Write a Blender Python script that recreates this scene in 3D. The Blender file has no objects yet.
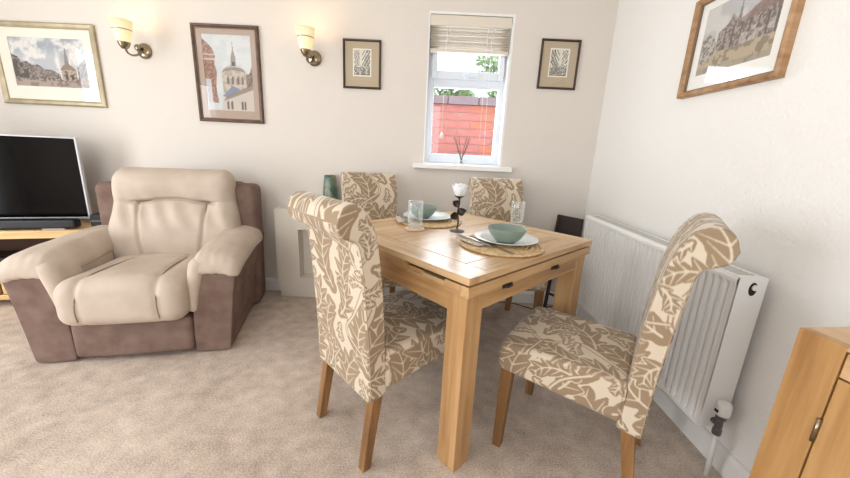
import bpy, bmesh, math, random
import numpy as np
from mathutils import Matrix, Vector

S = bpy.context.scene
COL = S.collection
random.seed(7)
RNG = np.random.default_rng(11)
PI = math.pi

# ------------------------------------------------------------------ camera
cam_d = bpy.data.cameras.new('camera')
cam_d.sensor_width = 36.0
cam_d.lens = 346.9988 * 36.0 / 850.0
cam_d.clip_start = 0.02
cam = bpy.data.objects.new('camera', cam_d)
COL.objects.link(cam)
_r = Vector((0.99873675, 0.01841109, 0.04675396))
_u = Vector((-0.04983187, 0.24334965, 0.9686577))
_f = Vector((-0.00645649, 0.96976388, -0.2439597))
m = Matrix.Identity(4)
for i in range(3):
    m[i][0] = _r[i]; m[i][1] = _u[i]; m[i][2] = -_f[i]
m[0][3], m[1][3], m[2][3] = -1.18378860, -2.61886094, 1.14487200
cam.matrix_world = m
S.camera = cam

# ------------------------------------------------------------------ sky and daylight
w = bpy.data.worlds.new('world')
S.world = w
w.use_nodes = True
bg = w.node_tree.nodes['Background']
bg.inputs[0].default_value = (0.88, 0.94, 1.0, 1)
bg.inputs[1].default_value = 3.4


def area(name, loc, rot, sx, sy, power, color):
    d = bpy.data.lights.new(name, 'AREA')
    d.shape = 'RECTANGLE'; d.size = sx; d.size_y = sy; d.energy = power; d.color = color
    o = bpy.data.objects.new(name, d)
    o.location = loc; o.rotation_euler = rot
    COL.objects.link(o)
    return o


# daylight at the left and rear windows; the front one is added fill
area('daylight_left_window', (-5.14, -2.60, 1.08), (0, -PI / 2, 0), 2.05, 2.5, 78, (0.955, 0.98, 1.0))
area('added_front_fill', (-2.3, -4.75, 1.35), (PI / 2, 0, 0), 2.6, 1.55, 29, (0.955, 0.98, 1.0))
area('daylight_rear_window', (-0.955, 0.30, 1.60), (-PI / 2, 0, 0), 0.55, 0.95, 14, (0.90, 0.95, 1.0))

vs = S.view_settings
vs.view_transform = 'Standard'
try:
    vs.look = 'None'
except Exception:
    pass
vs.exposure = -0.10
vs.gamma = 1.0
vs.use_curve_mapping = False


# ------------------------------------------------------------------ materials
def lin(c):
    def f(v):
        v /= 255.0
        return v / 12.92 if v <= 0.04045 else ((v + 0.055) / 1.055) ** 2.4
    return (f(c[0]), f(c[1]), f(c[2]), 1.0)


def new_mat(name):
    mt = bpy.data.materials.new(name)
    mt.use_nodes = True
    nt = mt.node_tree
    return mt, nt, nt.nodes['Principled BSDF']


def coords(nt, scale=(1, 1, 1), kind='Object'):
    tc = nt.nodes.new('ShaderNodeTexCoord')
    mp = nt.nodes.new('ShaderNodeMapping')
    mp.inputs['Scale'].default_value = scale
    nt.links.new(tc.outputs[kind], mp.inputs['Vector'])
    return mp.outputs['Vector']


def noise(nt, vec, scale, detail=3, rough=0.5):
    n = nt.nodes.new('ShaderNodeTexNoise')
    n.inputs['Scale'].default_value = scale
    n.inputs['Detail'].default_value = detail
    n.inputs['Roughness'].default_value = rough
    nt.links.new(vec, n.inputs['Vector'])
    return n.outputs['Fac']


def ramp(nt, fac, stops):
    r = nt.nodes.new('ShaderNodeValToRGB')
    e = r.color_ramp.elements
    e[0].position, e[0].color = stops[0]
    e[1].position, e[1].color = stops[-1]
    for p, c in stops[1:-1]:
        k = e.new(p); k.color = c
    nt.links.new(fac, r.inputs['Fac'])
    return r.outputs['Color']


def bump(nt, b, fac, strength=0.3, dist=0.01):
    bp = nt.nodes.new('ShaderNodeBump')
    bp.inputs['Strength'].default_value = strength
    bp.inputs['Distance'].default_value = dist
    nt.links.new(fac, bp.inputs['Height'])
    nt.links.new(bp.outputs['Normal'], b.inputs['Normal'])


def plain(name, c, rough=0.5, metal=0.0, bscale=None, bstr=0.2, bdist=0.002, vary=None, vscale=5, spec=0.5):
    mt, nt, b = new_mat(name)
    b.inputs['Base Color'].default_value = lin(c)
    b.inputs['Roughness'].default_value = rough
    b.inputs['Metallic'].default_value = metal
    b.inputs['Specular IOR Level'].default_value = spec
    v = coords(nt)
    if vary:
        nt.links.new(ramp(nt, noise(nt, v, vscale, 4), [(0.3, lin(c)), (0.7, lin(vary))]), b.inputs['Base Color'])
    if bscale:
        bump(nt, b, noise(nt, v, bscale, 3), bstr, bdist)
    return mt


def oak(name, axis, light, mid, dark, rough=0.35):
    mt, nt, b = new_mat(name)
    sc = [26.0, 26.0, 26.0]; sc[axis] = 1.6
    v = coords(nt, tuple(sc))
    f1 = noise(nt, v, 1.0, 6, 0.62)
    sc2 = [5.0, 5.0, 5.0]; sc2[axis] = 0.7
    f2 = noise(nt, coords(nt, tuple(sc2)), 1.3, 2)
    mx = nt.nodes.new('ShaderNodeMix'); mx.data_type = 'FLOAT'
    mx.inputs[0].default_value = 0.4
    nt.links.new(f1, mx.inputs[2]); nt.links.new(f2, mx.inputs[3])
    nt.links.new(ramp(nt, mx.outputs[0], [(0.36, lin(dark)), (0.49, lin(mid)), (0.62, lin(light))]), b.inputs['Base Color'])
    b.inputs['Roughness'].default_value = rough
    bump(nt, b, f1, 0.12, 0.001)
    return mt


def attr_mat(name, rough=0.8, two=None, weave=0, sheen=0.0):
    mt, nt, b = new_mat(name)
    a = nt.nodes.new('ShaderNodeVertexColor'); a.layer_name = 'Col'
    b.inputs['Roughness'].default_value = rough
    if two:
        sp = nt.nodes.new('ShaderNodeSeparateColor')
        nt.links.new(a.outputs['Color'], sp.inputs[0])
        nt.links.new(ramp(nt, sp.outputs[0], [(0.15, lin(two[0])), (0.85, lin(two[1]))]), b.inputs['Base Color'])
    else:
        nt.links.new(a.outputs['Color'], b.inputs['Base Color'])
    if weave:
        bump(nt, b, noise(nt, coords(nt), weave, 2), 0.35, 0.002)
    if sheen:
        b.inputs['Sheen Weight'].default_value = sheen
        b.inputs['Sheen Roughness'].default_value = 0.4
    return mt


def thin_glass(name, tint=(1, 1, 1), refl=1.0, haze=0.0):
    mt = bpy.data.materials.new(name); mt.use_nodes = True
    nt = mt.node_tree; nt.nodes.clear()
    out = nt.nodes.new('ShaderNodeOutputMaterial')
    tr = nt.nodes.new('ShaderNodeBsdfTransparent'); tr.inputs[0].default_value = (*tint, 1)
    gl = nt.nodes.new('ShaderNodeBsdfGlossy'); gl.inputs['Roughness'].default_value = 0.0
    gl.inputs['Color'].default_value = (refl, refl, refl, 1)
    fr = nt.nodes.new('ShaderNodeFresnel'); fr.inputs[0].default_value = 1.5
    geo = nt.nodes.new('ShaderNodeNewGeometry')          # reflect at the front surface of the sheet only
    inv = nt.nodes.new('ShaderNodeMath'); inv.operation = 'SUBTRACT'; inv.inputs[0].default_value = 1.0
    mul = nt.nodes.new('ShaderNodeMath'); mul.operation = 'MULTIPLY'
    nt.links.new(geo.outputs['Backfacing'], inv.inputs[1])
    nt.links.new(fr.outputs[0], mul.inputs[0]); nt.links.new(inv.outputs[0], mul.inputs[1])
    mx = nt.nodes.new('ShaderNodeMixShader')
    nt.links.new(mul.outputs[0], mx.inputs[0]); nt.links.new(tr.outputs[0], mx.inputs[1])
    nt.links.new(gl.outputs[0], mx.inputs[2]); nt.links.new(mx.outputs[0], out.inputs[0])
    if haze:                                             # thick drinking glass: pale edges
        df = nt.nodes.new('ShaderNodeBsdfDiffuse'); df.inputs[0].default_value = (.9, .92, .93, 1)
        lw = nt.nodes.new('ShaderNodeLayerWeight'); lw.inputs[0].default_value = 0.25
        mr = nt.nodes.new('ShaderNodeMapRange'); mr.inputs[3].default_value = haze * .5; mr.inputs[4].default_value = haze * 5
        m2 = nt.nodes.new('ShaderNodeMixShader')
        nt.links.new(lw.outputs['Facing'], mr.inputs[0]); nt.links.new(mr.outputs[0], m2.inputs[0])
        nt.links.new(mx.outputs[0], m2.inputs[1]); nt.links.new(df.outputs[0], m2.inputs[2]); nt.links.new(m2.outputs[0], out.inputs[0])
    return mt


def carpet_mat():
    mt, nt, b = new_mat('carpet')
    v = coords(nt)
    big = noise(nt, v, 2.2, 4, 0.6)
    fine = noise(nt, v, 150, 3, 0.75)
    mid = noise(nt, v, 14, 3)
    mx = nt.nodes.new('ShaderNodeMix'); mx.data_type = 'FLOAT'
    mx.inputs[0].default_value = 0.74
    nt.links.new(big, mx.inputs[2]); nt.links.new(fine, mx.inputs[3])
    mx2 = nt.nodes.new('ShaderNodeMix'); mx2.data_type = 'FLOAT'
    mx2.inputs[0].default_value = 0.25
    nt.links.new(mx.outputs[0], mx2.inputs[2]); nt.links.new(mid, mx2.inputs[3])
    nt.links.new(ramp(nt, mx2.outputs[0], [(0.38, lin((164, 147, 133))), (0.51, lin((205, 188, 173))), (0.63, lin((230, 215, 200)))]), b.inputs['Base Color'])
    b.inputs['Roughness'].default_value = 1.0
    b.inputs['Specular IOR Level'].default_value = 0.1
    bump(nt, b, fine, 0.8, 0.003)
    return mt


M = {}
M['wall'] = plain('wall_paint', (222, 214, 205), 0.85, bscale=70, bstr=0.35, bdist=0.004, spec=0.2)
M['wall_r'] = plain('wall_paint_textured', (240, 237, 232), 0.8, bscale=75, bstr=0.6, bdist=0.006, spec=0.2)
M['ceiling'] = plain('ceiling_paint', (238, 236, 232), 0.9, bscale=60, bstr=0.2)
M['carpet'] = carpet_mat()
M['gloss'] = plain('white_gloss', (238, 236, 233), 0.3, bscale=30, bstr=0.03)
M['upvc'] = plain('white_upvc', (224, 230, 238), 0.3, bscale=20, bstr=0.02)
M['radiator'] = plain('radiator_enamel', (240, 239, 236), 0.28, bscale=25, bstr=0.02)
M['slot_shade'] = plain('grille_slot_shade', (186, 182, 174), 0.35, bscale=25, bstr=0.02)  # grey stands in for the shade inside the grille openings
M['dark_hole'] = plain('dark_metal_hole', (52, 48, 45), 0.5, 0.6, bscale=60)
M['valve_white'] = plain('valve_plastic', (236, 234, 230), 0.4, bscale=40, bstr=0.05)
M['steel'] = plain('brushed_steel', (176, 170, 160), 0.28, 1.0, bscale=90, bstr=0.05)
M['antique'] = plain('antique_chrome', (150, 138, 118), 0.25, 1.0, bscale=60, bstr=0.06)
M['iron'] = plain('dark_iron', (62, 52, 46), 0.45, 0.7, bscale=80, bstr=0.2)
M['zinc'] = plain('grey_metal', (108, 104, 104), 0.4, 0.7, bscale=80, bstr=0.15)
OT = ((218, 188, 148), (202, 167, 124), (176, 137, 94))
M['oak_x'] = oak('oak_along_x', 0, *OT, rough=0.27)
M['oak_y'] = oak('oak_along_y', 1, *OT, rough=0.27)
OL = ((200, 160, 112), (180, 137, 90), (148, 106, 64))
M['oak_z'] = oak('oak_along_z', 2, *OL)
M['apron_x'] = oak('oak_apron_x', 0, (206, 168, 122), (188, 147, 100), (158, 116, 74))
M['apron_y'] = oak('oak_apron_y', 1, (206, 168, 122), (188, 147, 100), (158, 116, 74))
M['cab_z'] = oak('oak_cabinet_z', 2, (196, 154, 102), (178, 134, 82), (152, 108, 62), 0.4)
M['cab_x'] = oak('oak_cabinet_x', 1, (216, 180, 138), (202, 162, 118), (178, 138, 94), 0.35)
M['chair_leg'] = oak('oak_chair_leg', 2, (160, 120, 78), (138, 99, 60), (108, 74, 42))
M['stand_oak'] = oak('light_oak_stand', 0, (236, 204, 152), (222, 184, 128), (196, 152, 98), 0.4)
M['groove'] = plain('groove_shade_brown', (80, 56, 40), 0.8, bscale=50)  # dark brown paints shade into the table and cabinet gaps
M['damask'] = attr_mat('damask_fabric', 0.85, two=((211, 196, 174), (152, 129, 102)), weave=420, sheen=0.25)
M['piping'] = plain('fabric_piping', (176, 156, 130), 0.9, bscale=300)
M['suede_light'] = plain('cream_suede', (207, 192, 177), 0.85, bscale=26, bstr=0.25, bdist=0.006, vary=(192, 176, 160), vscale=7, spec=0.2)
M['suede_dark'] = plain('brown_suede', (136, 114, 104), 0.9, bscale=14, bstr=0.2, bdist=0.008, vary=(114, 92, 83), vscale=11, spec=0.2)
M['seam_crease_line'] = plain('seam_and_crease_shade', (150, 127, 108), 0.9, bscale=200)
M['tv_black'] = plain('tv_screen', (4, 4, 5), 0.10, bscale=5, bstr=0.0, spec=0.22)
M['tv_silver'] = plain('tv_silver_bezel', (206, 206, 210), 0.3, 0.5, bscale=40, bstr=0.02)
M['black_plastic'] = plain('black_plastic', (18, 19, 24), 0.45, bscale=200, bstr=0.2)
M['cream_surround'] = plain('cream_fire_surround', (222, 213, 200), 0.6, bscale=80, bstr=0.1)
M['gold'] = plain('pale_gold_frame', (190, 178, 150), 0.4, 0.45, bscale=40, bstr=0.15, vary=(166, 152, 122), vscale=12)
M['brown_frame'] = plain('brown_moulding', (104, 78, 62), 0.4, 0.1, bscale=60, bstr=0.2, vary=(74, 54, 44), vscale=20)
M['dark_frame'] = plain('dark_mahogany_frame', (70, 44, 36), 0.35, 0.0, bscale=60, bstr=0.1, vary=(52, 32, 28), vscale=20)
M['oak_frame'] = oak('oak_frame_moulding', 1, (190, 152, 112), (168, 128, 88), (136, 98, 62), 0.45)
M['mat_white'] = plain('white_mount', (240, 238, 232), 0.9, bscale=120, bstr=0.05)
M['mat_cream'] = plain('cream_mount', (236, 230, 216), 0.9, bscale=120, bstr=0.05)
M['mat_taupe'] = plain('taupe_mount', (176, 156, 142), 0.9, bscale=120, bstr=0.05)
M['mat_khaki'] = plain('khaki_mount', (184, 168, 142), 0.9, bscale=120, bstr=0.05)
M['print'] = attr_mat('watercolour_print', 0.85)
M['glass_pic'] = thin_glass('picture_glass', refl=1.0)
M['glass_pane'] = thin_glass('window_glass', (0.97, 0.99, 1.0))
M['blind'] = plain('blind_slat_paint', (222, 212, 196), 0.5, bscale=40, bstr=0.05)
M['cord'] = plain('white_cord', (236, 234, 228), 0.8, bscale=200)
M['celadon'] = plain('sage_glaze', (140, 157, 147), 0.3, bscale=40, bstr=0.05, vary=(131, 148, 138), vscale=20)
M['plate'] = plain('pale_stoneware', (226, 230, 226), 0.22, bscale=30, bstr=0.04)
M['linen'] = plain('printed_linen', (226, 218, 204), 0.9, bscale=200, vary=(172, 160, 146), vscale=90)
M['wicker'] = plain('woven_rush', (224, 196, 154), 0.75, bscale=160, bstr=0.5, vary=(194, 160, 116), vscale=60)
M['cork'] = plain('pale_coaster', (214, 190, 164), 0.7, bscale=120)
M['rope'] = plain('bronze_moulding', (120, 96, 70), 0.5, bscale=120)
M['leather'] = plain('dark_brown_leather', (50, 38, 34), 0.38, bscale=120, bstr=0.2)
M['brick'] = plain('red_brick', (210, 140, 130), 0.95, bscale=90, bstr=0.5, vary=(190, 112, 106), vscale=7)
M['brick_b'] = plain('orange_brick', (212, 138, 112), 0.95, bscale=90, bstr=0.5, vary=(194, 112, 96), vscale=7)
M['mortar'] = plain('mortar', (216, 186, 176), 0.95, bscale=120)
M['coping'] = plain('grey_coping', (150, 132, 136), 0.9, bscale=60, bstr=0.3)
M['leaf'] = plain('garden_leaf', (128, 150, 106), 0.6, vary=(164, 182, 142), vscale=3, bscale=30)
M['bark'] = plain('bark', (96, 82, 70), 0.9, bscale=30, bstr=0.5)
M['ground'] = plain('garden_paving', (150, 146, 140), 0.9, bscale=20)
M['reed'] = plain('black_reed', (46, 38, 40), 0.8, bscale=200)
M['white_wire'] = plain('grey_cable', (70, 66, 64), 0.6, bscale=100)


def glass_solid(name, color=(1, 1, 1), rough=0.0):
    mt, nt, b = new_mat(name)
    b.inputs['Base Color'].default_value = (*color, 1)
    b.inputs['Roughness'].default_value = rough
    b.inputs['IOR'].default_value = 1.45
    b.inputs['Transmission Weight'].default_value = 1.0
    bump(nt, b, noise(nt, coords(nt), 40, 1), 0.02, 0.001)
    return mt


M['tumbler'] = thin_glass('clear_tumbler', (.97, .98, .98), haze=.10)
M['rose_glass'] = plain('frosted_rose_glass', (238, 240, 244), 0.15, bscale=60, bstr=0.2)


def vase_mat():
    mt, nt, b = new_mat('marbled_green_glaze')
    n = noise(nt, coords(nt, (1, 1, 0.5)), 22, 4)
    nt.links.new(ramp(nt, n, [(0.35, lin((58, 84, 76))), (0.47, lin((92, 116, 98))), (0.58, lin((126, 130, 100))), (0.68, lin((74, 110, 120)))]), b.inputs['Base Color'])
    b.inputs['Roughness'].default_value = 0.18
    return mt


M['vase'] = vase_mat()


def shade_mat():
    mt, nt, b = new_mat('lit_opal_glass')
    b.inputs['Base Color'].default_value = (0.80, 0.70, 0.48, 1)
    b.inputs['Roughness'].default_value = 0.35
    b.inputs['Emission Color'].default_value = (1.0, 0.78, 0.36, 1)
    v = coords(nt)
    sep = nt.nodes.new('ShaderNodeSeparateXYZ'); nt.links.new(v, sep.inputs[0])
    r = nt.nodes.new('ShaderNodeMapRange')
    r.inputs[1].default_value = 0.0; r.inputs[2].default_value = 0.17
    r.inputs[3].default_value = 0.60; r.inputs[4].default_value = 0.34
    nt.links.new(sep.outputs[2], r.inputs[0])
    nt.links.new(r.outputs[0], b.inputs['Emission Strength'])
    return mt


M['shade'] = shade_mat()


# ------------------------------------------------------------------ mesh helpers
def lk(o):
    COL.objects.link(o)
    return o


def tag(o, label=None, cat=None, group=None, kind=None):
    if label: o['label'] = label
    if cat: o['category'] = cat
    if group: o['group'] = group
    if kind: o['kind'] = kind
    return o


def empty(name, loc=(0, 0, 0), rz=0.0, label=None, cat=None, group=None, kind=None):
    o = bpy.data.objects.new(name, None)
    o.empty_display_size = 0.05
    o.location = loc; o.rotation_euler = (0, 0, rz)
    lk(o)
    return tag(o, label, cat, group, kind)


class B:
    """collects geometry of one mesh"""
    def __init__(s):
        s.v = []; s.f = []

    def add(s, v, f):
        k = len(s.v)
        s.v += [tuple(map(float, p)) for p in v]
        s.f += [tuple(i + k for i in q) for q in f]
        return s

    def box(s, x0, x1, y0, y1, z0, z1, mtx=None):
        v = [(x, y, z) for z in (z0, z1) for y in (y0, y1) for x in (x0, x1)]
        if mtx is not None:
            v = [tuple(mtx @ Vector(p)) for p in v]
        return s.add(v, [(0, 2, 3, 1), (4, 5, 7, 6), (0, 1, 5, 4), (2, 6, 7, 3), (0, 4, 6, 2), (1, 3, 7, 5)])

    def hexa(s, pts):
        return s.add(pts, [(0, 2, 3, 1), (4, 5, 7, 6), (0, 1, 5, 4), (2, 6, 7, 3), (0, 4, 6, 2), (1, 3, 7, 5)])

    def tube(s, pts, r, n=10, cap=True):
        pts = [Vector(p) for p in pts]
        rr = r if isinstance(r, (list, tuple)) else [r] * len(pts)
        rings = []
        up = Vector((0, 0, 1))
        for i, p in enumerate(pts):
            t = (pts[min(i + 1, len(pts) - 1)] - pts[max(i - 1, 0)]).normalized()
            a = up if abs(t.dot(up)) < 0.95 else Vector((1, 0, 0))
            x = t.cross(a).normalized(); y = t.cross(x).normalized()
            rings.append([p + rr[i] * (math.cos(2 * PI * k / n) * x + math.sin(2 * PI * k / n) * y) for k in range(n)])
        return s.rings(rings, cap)

    def rings(s, rings, cap=True, closed=True):
        n = len(rings[0]); v = [p for r in rings for p in r]; f = []
        for i in range(len(rings) - 1):
            for k in range(n if closed else n - 1):
                k2 = (k + 1) % n
                f.append((i * n + k, i * n + k2, (i + 1) * n + k2, (i + 1) * n + k))
        if cap:
            f.append(tuple(range(n))[::-1]); f.append(tuple((len(rings) - 1) * n + k for k in range(n)))
        return s.add(v, f)

    def lathe(s, prof, c=(0, 0, 0), n=32, cap=False):
        rings = [[(c[0] + r * math.cos(2 * PI * k / n), c[1] + r * math.sin(2 * PI * k / n), c[2] + z) for k in range(n)] for r, z in prof]
        return s.rings(rings, cap)

    def prism(s, poly, z0, z1):
        n = len(poly)
        v = [(x, y, z0) for x, y in poly] + [(x, y, z1) for x, y in poly]
        f = [tuple(range(n))[::-1], tuple(range(n, 2 * n))] + [(i, (i + 1) % n, n + (i + 1) % n, n + i) for i in range(n)]
        return s.add(v, f)

    def mesh(s, name, mat, smooth=False):
        me = bpy.data.meshes.new(name)
        me.from_pydata(s.v, [], s.f)
        bm = bmesh.new(); bm.from_mesh(me)
        bmesh.ops.recalc_face_normals(bm, faces=bm.faces)
        bm.to_mesh(me); bm.free()
        if mat is not None:
            me.materials.append(M[mat] if isinstance(mat, str) else mat)
        if smooth:
            for p in me.polygons: p.use_smooth = True
        return me

    def obj(s, name, mat, parent=None, smooth=False, bevel=0.0, seg=2, sub=0):
        o = bpy.data.objects.new(name, s.mesh(name, mat, smooth))
        lk(o)
        if parent is not None: o.parent = parent
        if bevel:
            md = o.modifiers.new('bevel', 'BEVEL'); md.width = bevel; md.segments = seg; md.limit_method = 'ANGLE'; md.angle_limit = 0.7
        if sub:
            md = o.modifiers.new('sub', 'SUBSURF'); md.levels = sub; md.render_levels = sub
        return o


def bx(name, mat, parent, x0, x1, y0, y1, z0, z1, bevel=0.002):
    return B().box(x0, x1, y0, y1, z0, z1).obj(name, mat, parent, bevel=bevel)


def struct(o):
    o['kind'] = 'structure'
    return o


def rbox(hx, hy, hz, r, n=(24, 24, 16)):
    """rounded box surface as (verts, faces) with a regular grid, for soft furniture"""
    h = np.array([hx, hy, hz]); n = list(n)
    keyed = {}; V = []; F = []
    def vid(i, j, k):
        q = (i, j, k)
        if q not in keyed:
            keyed[q] = len(V)
            V.append([-1 + 2 * i / n[0], -1 + 2 * j / n[1], -1 + 2 * k / n[2]])
        return keyed[q]
    for (a, b, c) in ((0, 1, 2), (1, 2, 0), (2, 0, 1)):
        for side in (0, n[c]):
            for i in range(n[a]):
                for j in range(n[b]):
                    q = []
                    for di, dj in ((0, 0), (1, 0), (1, 1), (0, 1)):
                        t = [0, 0, 0]; t[a] = i + di; t[b] = j + dj; t[c] = side
                        q.append(vid(*t))
                    F.append(tuple(q))
    V = np.array(V) * h
    rr = np.minimum(r, h)
    inner = np.clip(V, -(h - rr), h - rr)
    d = V - inner
    L = np.linalg.norm(d / rr, axis=1, keepdims=True)
    s = np.where(L > 1e-9, 1.0 / np.maximum(L, 1e-9), 0)
    V = inner + d * s * np.where(L > 1e-9, 1, 0)
    return V, F


def soft(name, mat, parent, V, F, sub=1):
    return B().add(V.tolist(), F).obj(name, mat, parent, smooth=True, sub=sub)


def vnoise(p, s, seed=0):
    """cheap smooth 3d noise for numpy points"""
    r = np.random.default_rng(seed)
    out = np.zeros(len(p))
    for k in range(6):
        d = r.normal(size=3); d /= np.linalg.norm(d)
        out += np.sin((p @ d) * s * (0.6 + r.random()) + r.random() * 6.28)
    return out / 6.0


def catmull(pts, n):
    pts = np.array(pts, float)
    P = np.vstack([2 * pts[0] - pts[1], pts, 2 * pts[-1] - pts[-2]])
    out = []
    for i in range(1, len(P) - 2):
        for t in np.linspace(0, 1, 24, endpoint=False):
            a, b, c, d = P[i - 1], P[i], P[i + 1], P[i + 2]
            out.append(0.5 * ((2 * b) + (c - a) * t + (2 * a - 5 * b + 4 * c - d) * t * t + (3 * b - a - 3 * c + d) * t ** 3))
    out.append(pts[-1])
    out = np.array(out)
    L = np.concatenate([[0], np.cumsum(np.linalg.norm(np.diff(out, axis=0), axis=1))])
    s = np.linspace(0, L[-1], n)
    return np.stack([np.interp(s, L, out[:, k]) for k in range(out.shape[1])], 1)


# ------------------------------------------------------------------ the room
XL, YF, ZC = -5.0, -4.6, 2.42
struct(B().box(XL - .15, .15, YF - .15, .15, -.10, 0).obj('floor', 'carpet'))
struct(B().box(XL - .15, .15, YF - .15, .15, ZC, ZC + .1).obj('ceiling', 'ceiling'))


def wall_hole(name, mat, axis, pos0, pos1, a0, a1, h, mat2=None):
    """wall slab with one rectangular hole h=(a,b,z0,z1)"""
    b = B()
    def bb(p, q, z0, z1):
        if axis == 'y': b.box(p, q, pos0, pos1, z0, z1)
        else: b.box(pos0, pos1, p, q, z0, z1)
    bb(a0, h[0], 0, ZC); bb(h[1], a1, 0, ZC); bb(h[0], h[1], 0, h[2]); bb(h[0], h[1], h[3], ZC)
    return struct(b.obj(name, mat))


WX0, WX1, WZ0, WZ1 = -1.243, -0.667, 1.063, 2.058
wall_hole('wall_back', 'wall', 'y', 0, .24, XL - .15, .15, (WX0, WX1, WZ0, WZ1))
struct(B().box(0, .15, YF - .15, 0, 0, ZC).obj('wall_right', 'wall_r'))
wall_hole('wall_left', 'wall', 'x', XL - .12, XL, YF - .15, 0, (-3.85, -1.35, .05, 2.1))
wall_hole('wall_front', 'wall', 'y', YF - .12, YF, XL, 0, (-3.6, -1.0, .6, 2.1))  # opening added for the fill lamp

# skirting boards
def skirting(name, poly_fn, a0, a1):
    prof = [(0, 0), (.018, 0), (.018, .078), (.013, .09), (.008, .098), (0, .1)]
    b = B()
    b.rings([[poly_fn(d, z, a) for d, z in prof] for a in (a0, a1)])
    return struct(b.obj(name, 'gloss'))


skirting('baseboard_back', lambda d, z, a: (a, -d, z), XL, -.0)
skirting('baseboard_right', lambda d, z, a: (-d, a, z), YF, -.018)
skirting('baseboard_left', lambda d, z, a: (XL + d, a, z), -1.35, -.018)

# ------------------------------------------------------------------ window in the back wall
win = struct(empty('window_1'))
YW = .085                     # inner face of the frame, set back in the reveal
YO = .15
b = B()
b.box(WX0, WX1, .0005, YW, WZ0 - .0, WZ0 + .004); b.obj('reveal_base', 'gloss', win)
b = B()
b.box(WX0, WX0 + .008, -.0015, YW, WZ0 + .004, WZ1 - .016); b.box(WX1 - .018, WX1, -.0015, YW, WZ0 + .004, WZ1 - .016); b.box(WX0, WX1, -.0015, YW, WZ1 - .016, WZ1)
b.obj('reveal_lining', 'gloss', win)
b = B()
fx0, fx1 = WX0 + .004, WX1 - .004
b.box(fx0, fx0 + .042, YW, YO, WZ0 + .004, WZ1 - .004); b.box(fx1 - .048, fx1, YW, YO, WZ0 + .004, WZ1 - .004)
for z0, z1 in ((WZ1 - .05, WZ1 - .004), (WZ0 + .004, WZ0 + .062), (1.612, 1.665)): b.box(fx0 + .042, fx1 - .048, YW, YO, z0, z1)
b.obj('window_frame', 'upvc', win, bevel=.004)
b = B()                       # opening sash of the top light
sx0, sx1, sz0, sz1 = fx0 + .028, fx1 - .028, 1.655, WZ1 - .03
b.box(sx0, sx0 + .04, YW - .022, YW - .0005, sz0, sz1); b.box(sx1 - .04, sx1, YW - .022, YW - .0005, sz0, sz1)
for z0, z1 in ((sz0, sz0 + .055), (sz1 - .05, sz1)): b.box(sx0 + .04, sx1 - .04, YW - .022, YW - .0005, z0, z1)
sash = b.obj('sash', 'upvc', win, bevel=.004)
b = B(); b.box(-.985, -.945, YW - .045, YW - .02, sz0 + .008, sz0 + .04); b.box(-.975, -.885, YW - .052, YW - .036, sz0 + .012, sz0 + .03)
b.obj('handle', 'upvc', sash, bevel=.004)
bx('pane', 'glass_pane', win, sx0 + .035, sx1 - .035, .118, .122, sz0 + .05, sz1 - .045, 0)
bx('pane', 'glass_pane', win, fx0 + .035, fx1 - .035, .118, .122, WZ0 + .055, 1.615, 0)
b = B()                       # glazing bead of the lower light
b.box(fx0 + .036, fx0 + .05, YW + .004, .117, WZ0 + .062, 1.612); b.box(fx1 - .05, fx1 - .036, YW + .004, .117, WZ0 + .062, 1.612)
b.box(fx0 + .036, fx1 - .036, YW + .004, .117, WZ0 + .055, WZ0 + .072); b.box(fx0 + .036, fx1 - .036, YW + .004, .117, 1.60, 1.615)
b.obj('glazing_bead', 'upvc', win, bevel=.003)
b = B(); b.box(-1.317, -.597, -.062, -.0005, 1.026, 1.063)
b.obj('window_sill', 'gloss', win, bevel=.008, seg=3)

# windows out of view: left brings the daylight, front added for fill
def room_window(name, axis, pos, a0, a1, z0, z1, bars):
    r = struct(empty(name))
    b = B()
    def bb(p, q, zz0, zz1):
        if axis == 'y': b.box(p, q, pos - .08, pos - .02, zz0, zz1)
        else: b.box(pos - .08, pos - .02, p, q, zz0, zz1)
    bb(a0, a0 + .05, z0, z1); bb(a1 - .05, a1, z0, z1); bb(a0, a1, z0, z0 + .05); bb(a0, a1, z1 - .05, z1)
    for t in bars: bb(t - .03, t + .03, z0, z1)
    b.obj('window_frame', 'upvc', r, bevel=.004)
room_window('window_2', 'x', XL, -3.85, -1.35, .05, 2.1, (-2.6,))
room_window('added_fill_window', 'y', YF, -3.6, -1.0, .6, 2.1, (-2.75, -1.85))  # unseen window added to go with the fill lamp

# ------------------------------------------------------------------ venetian blind
bl = empty('venetian_blind', (-.9605, .03, 2.04), 0, 'cream venetian blind drawn up at the top of the window', 'blind')
bx('headrail', 'blind', bl, -.272, .272, -.026, .03, -.040, -.004, .003)
bx('valance', 'blind', bl, -.272, .272, -.034, -.027, -.068, -.003, .002)
rail_me = None
for k in range(11):
    z = -.078 - k * .0115
    bb_ = B(); n = 6
    prof = [(-.024 + .048 * i / n, .0035 * math.sin(PI * i / n)) for i in range(n + 1)]
    ring = [(y, zz + .0014) for y, zz in prof] + [(y, zz - .0014) for y, zz in reversed(prof)]
    tilt = math.radians(-16 + 5 * math.sin(k * 2.1))
    if rail_me is None:
        bb_.rings([[(x, y, zz) for y, zz in ring] for x in (-.266, .266)])
        rail_me = bb_.mesh('slat', 'blind')
    o = bpy.data.objects.new('slat', rail_me); lk(o); o.parent = bl
    o.location = (random.uniform(-.002, .002), 0, z); o.rotation_euler = (tilt, 0, math.radians(random.uniform(-.25, .25)))
bx('bottom_rail', 'blind', bl, -.268, .268, -.026, .026, -.226, -.206, .004)
for x in (-.135, .16):
    B().tube([(x, -.027, -.05), (x, -.03, -.14), (x, -.027, -.225)], .0016, 6).obj('ladder_cord', 'cord', bl, smooth=True)
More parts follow.
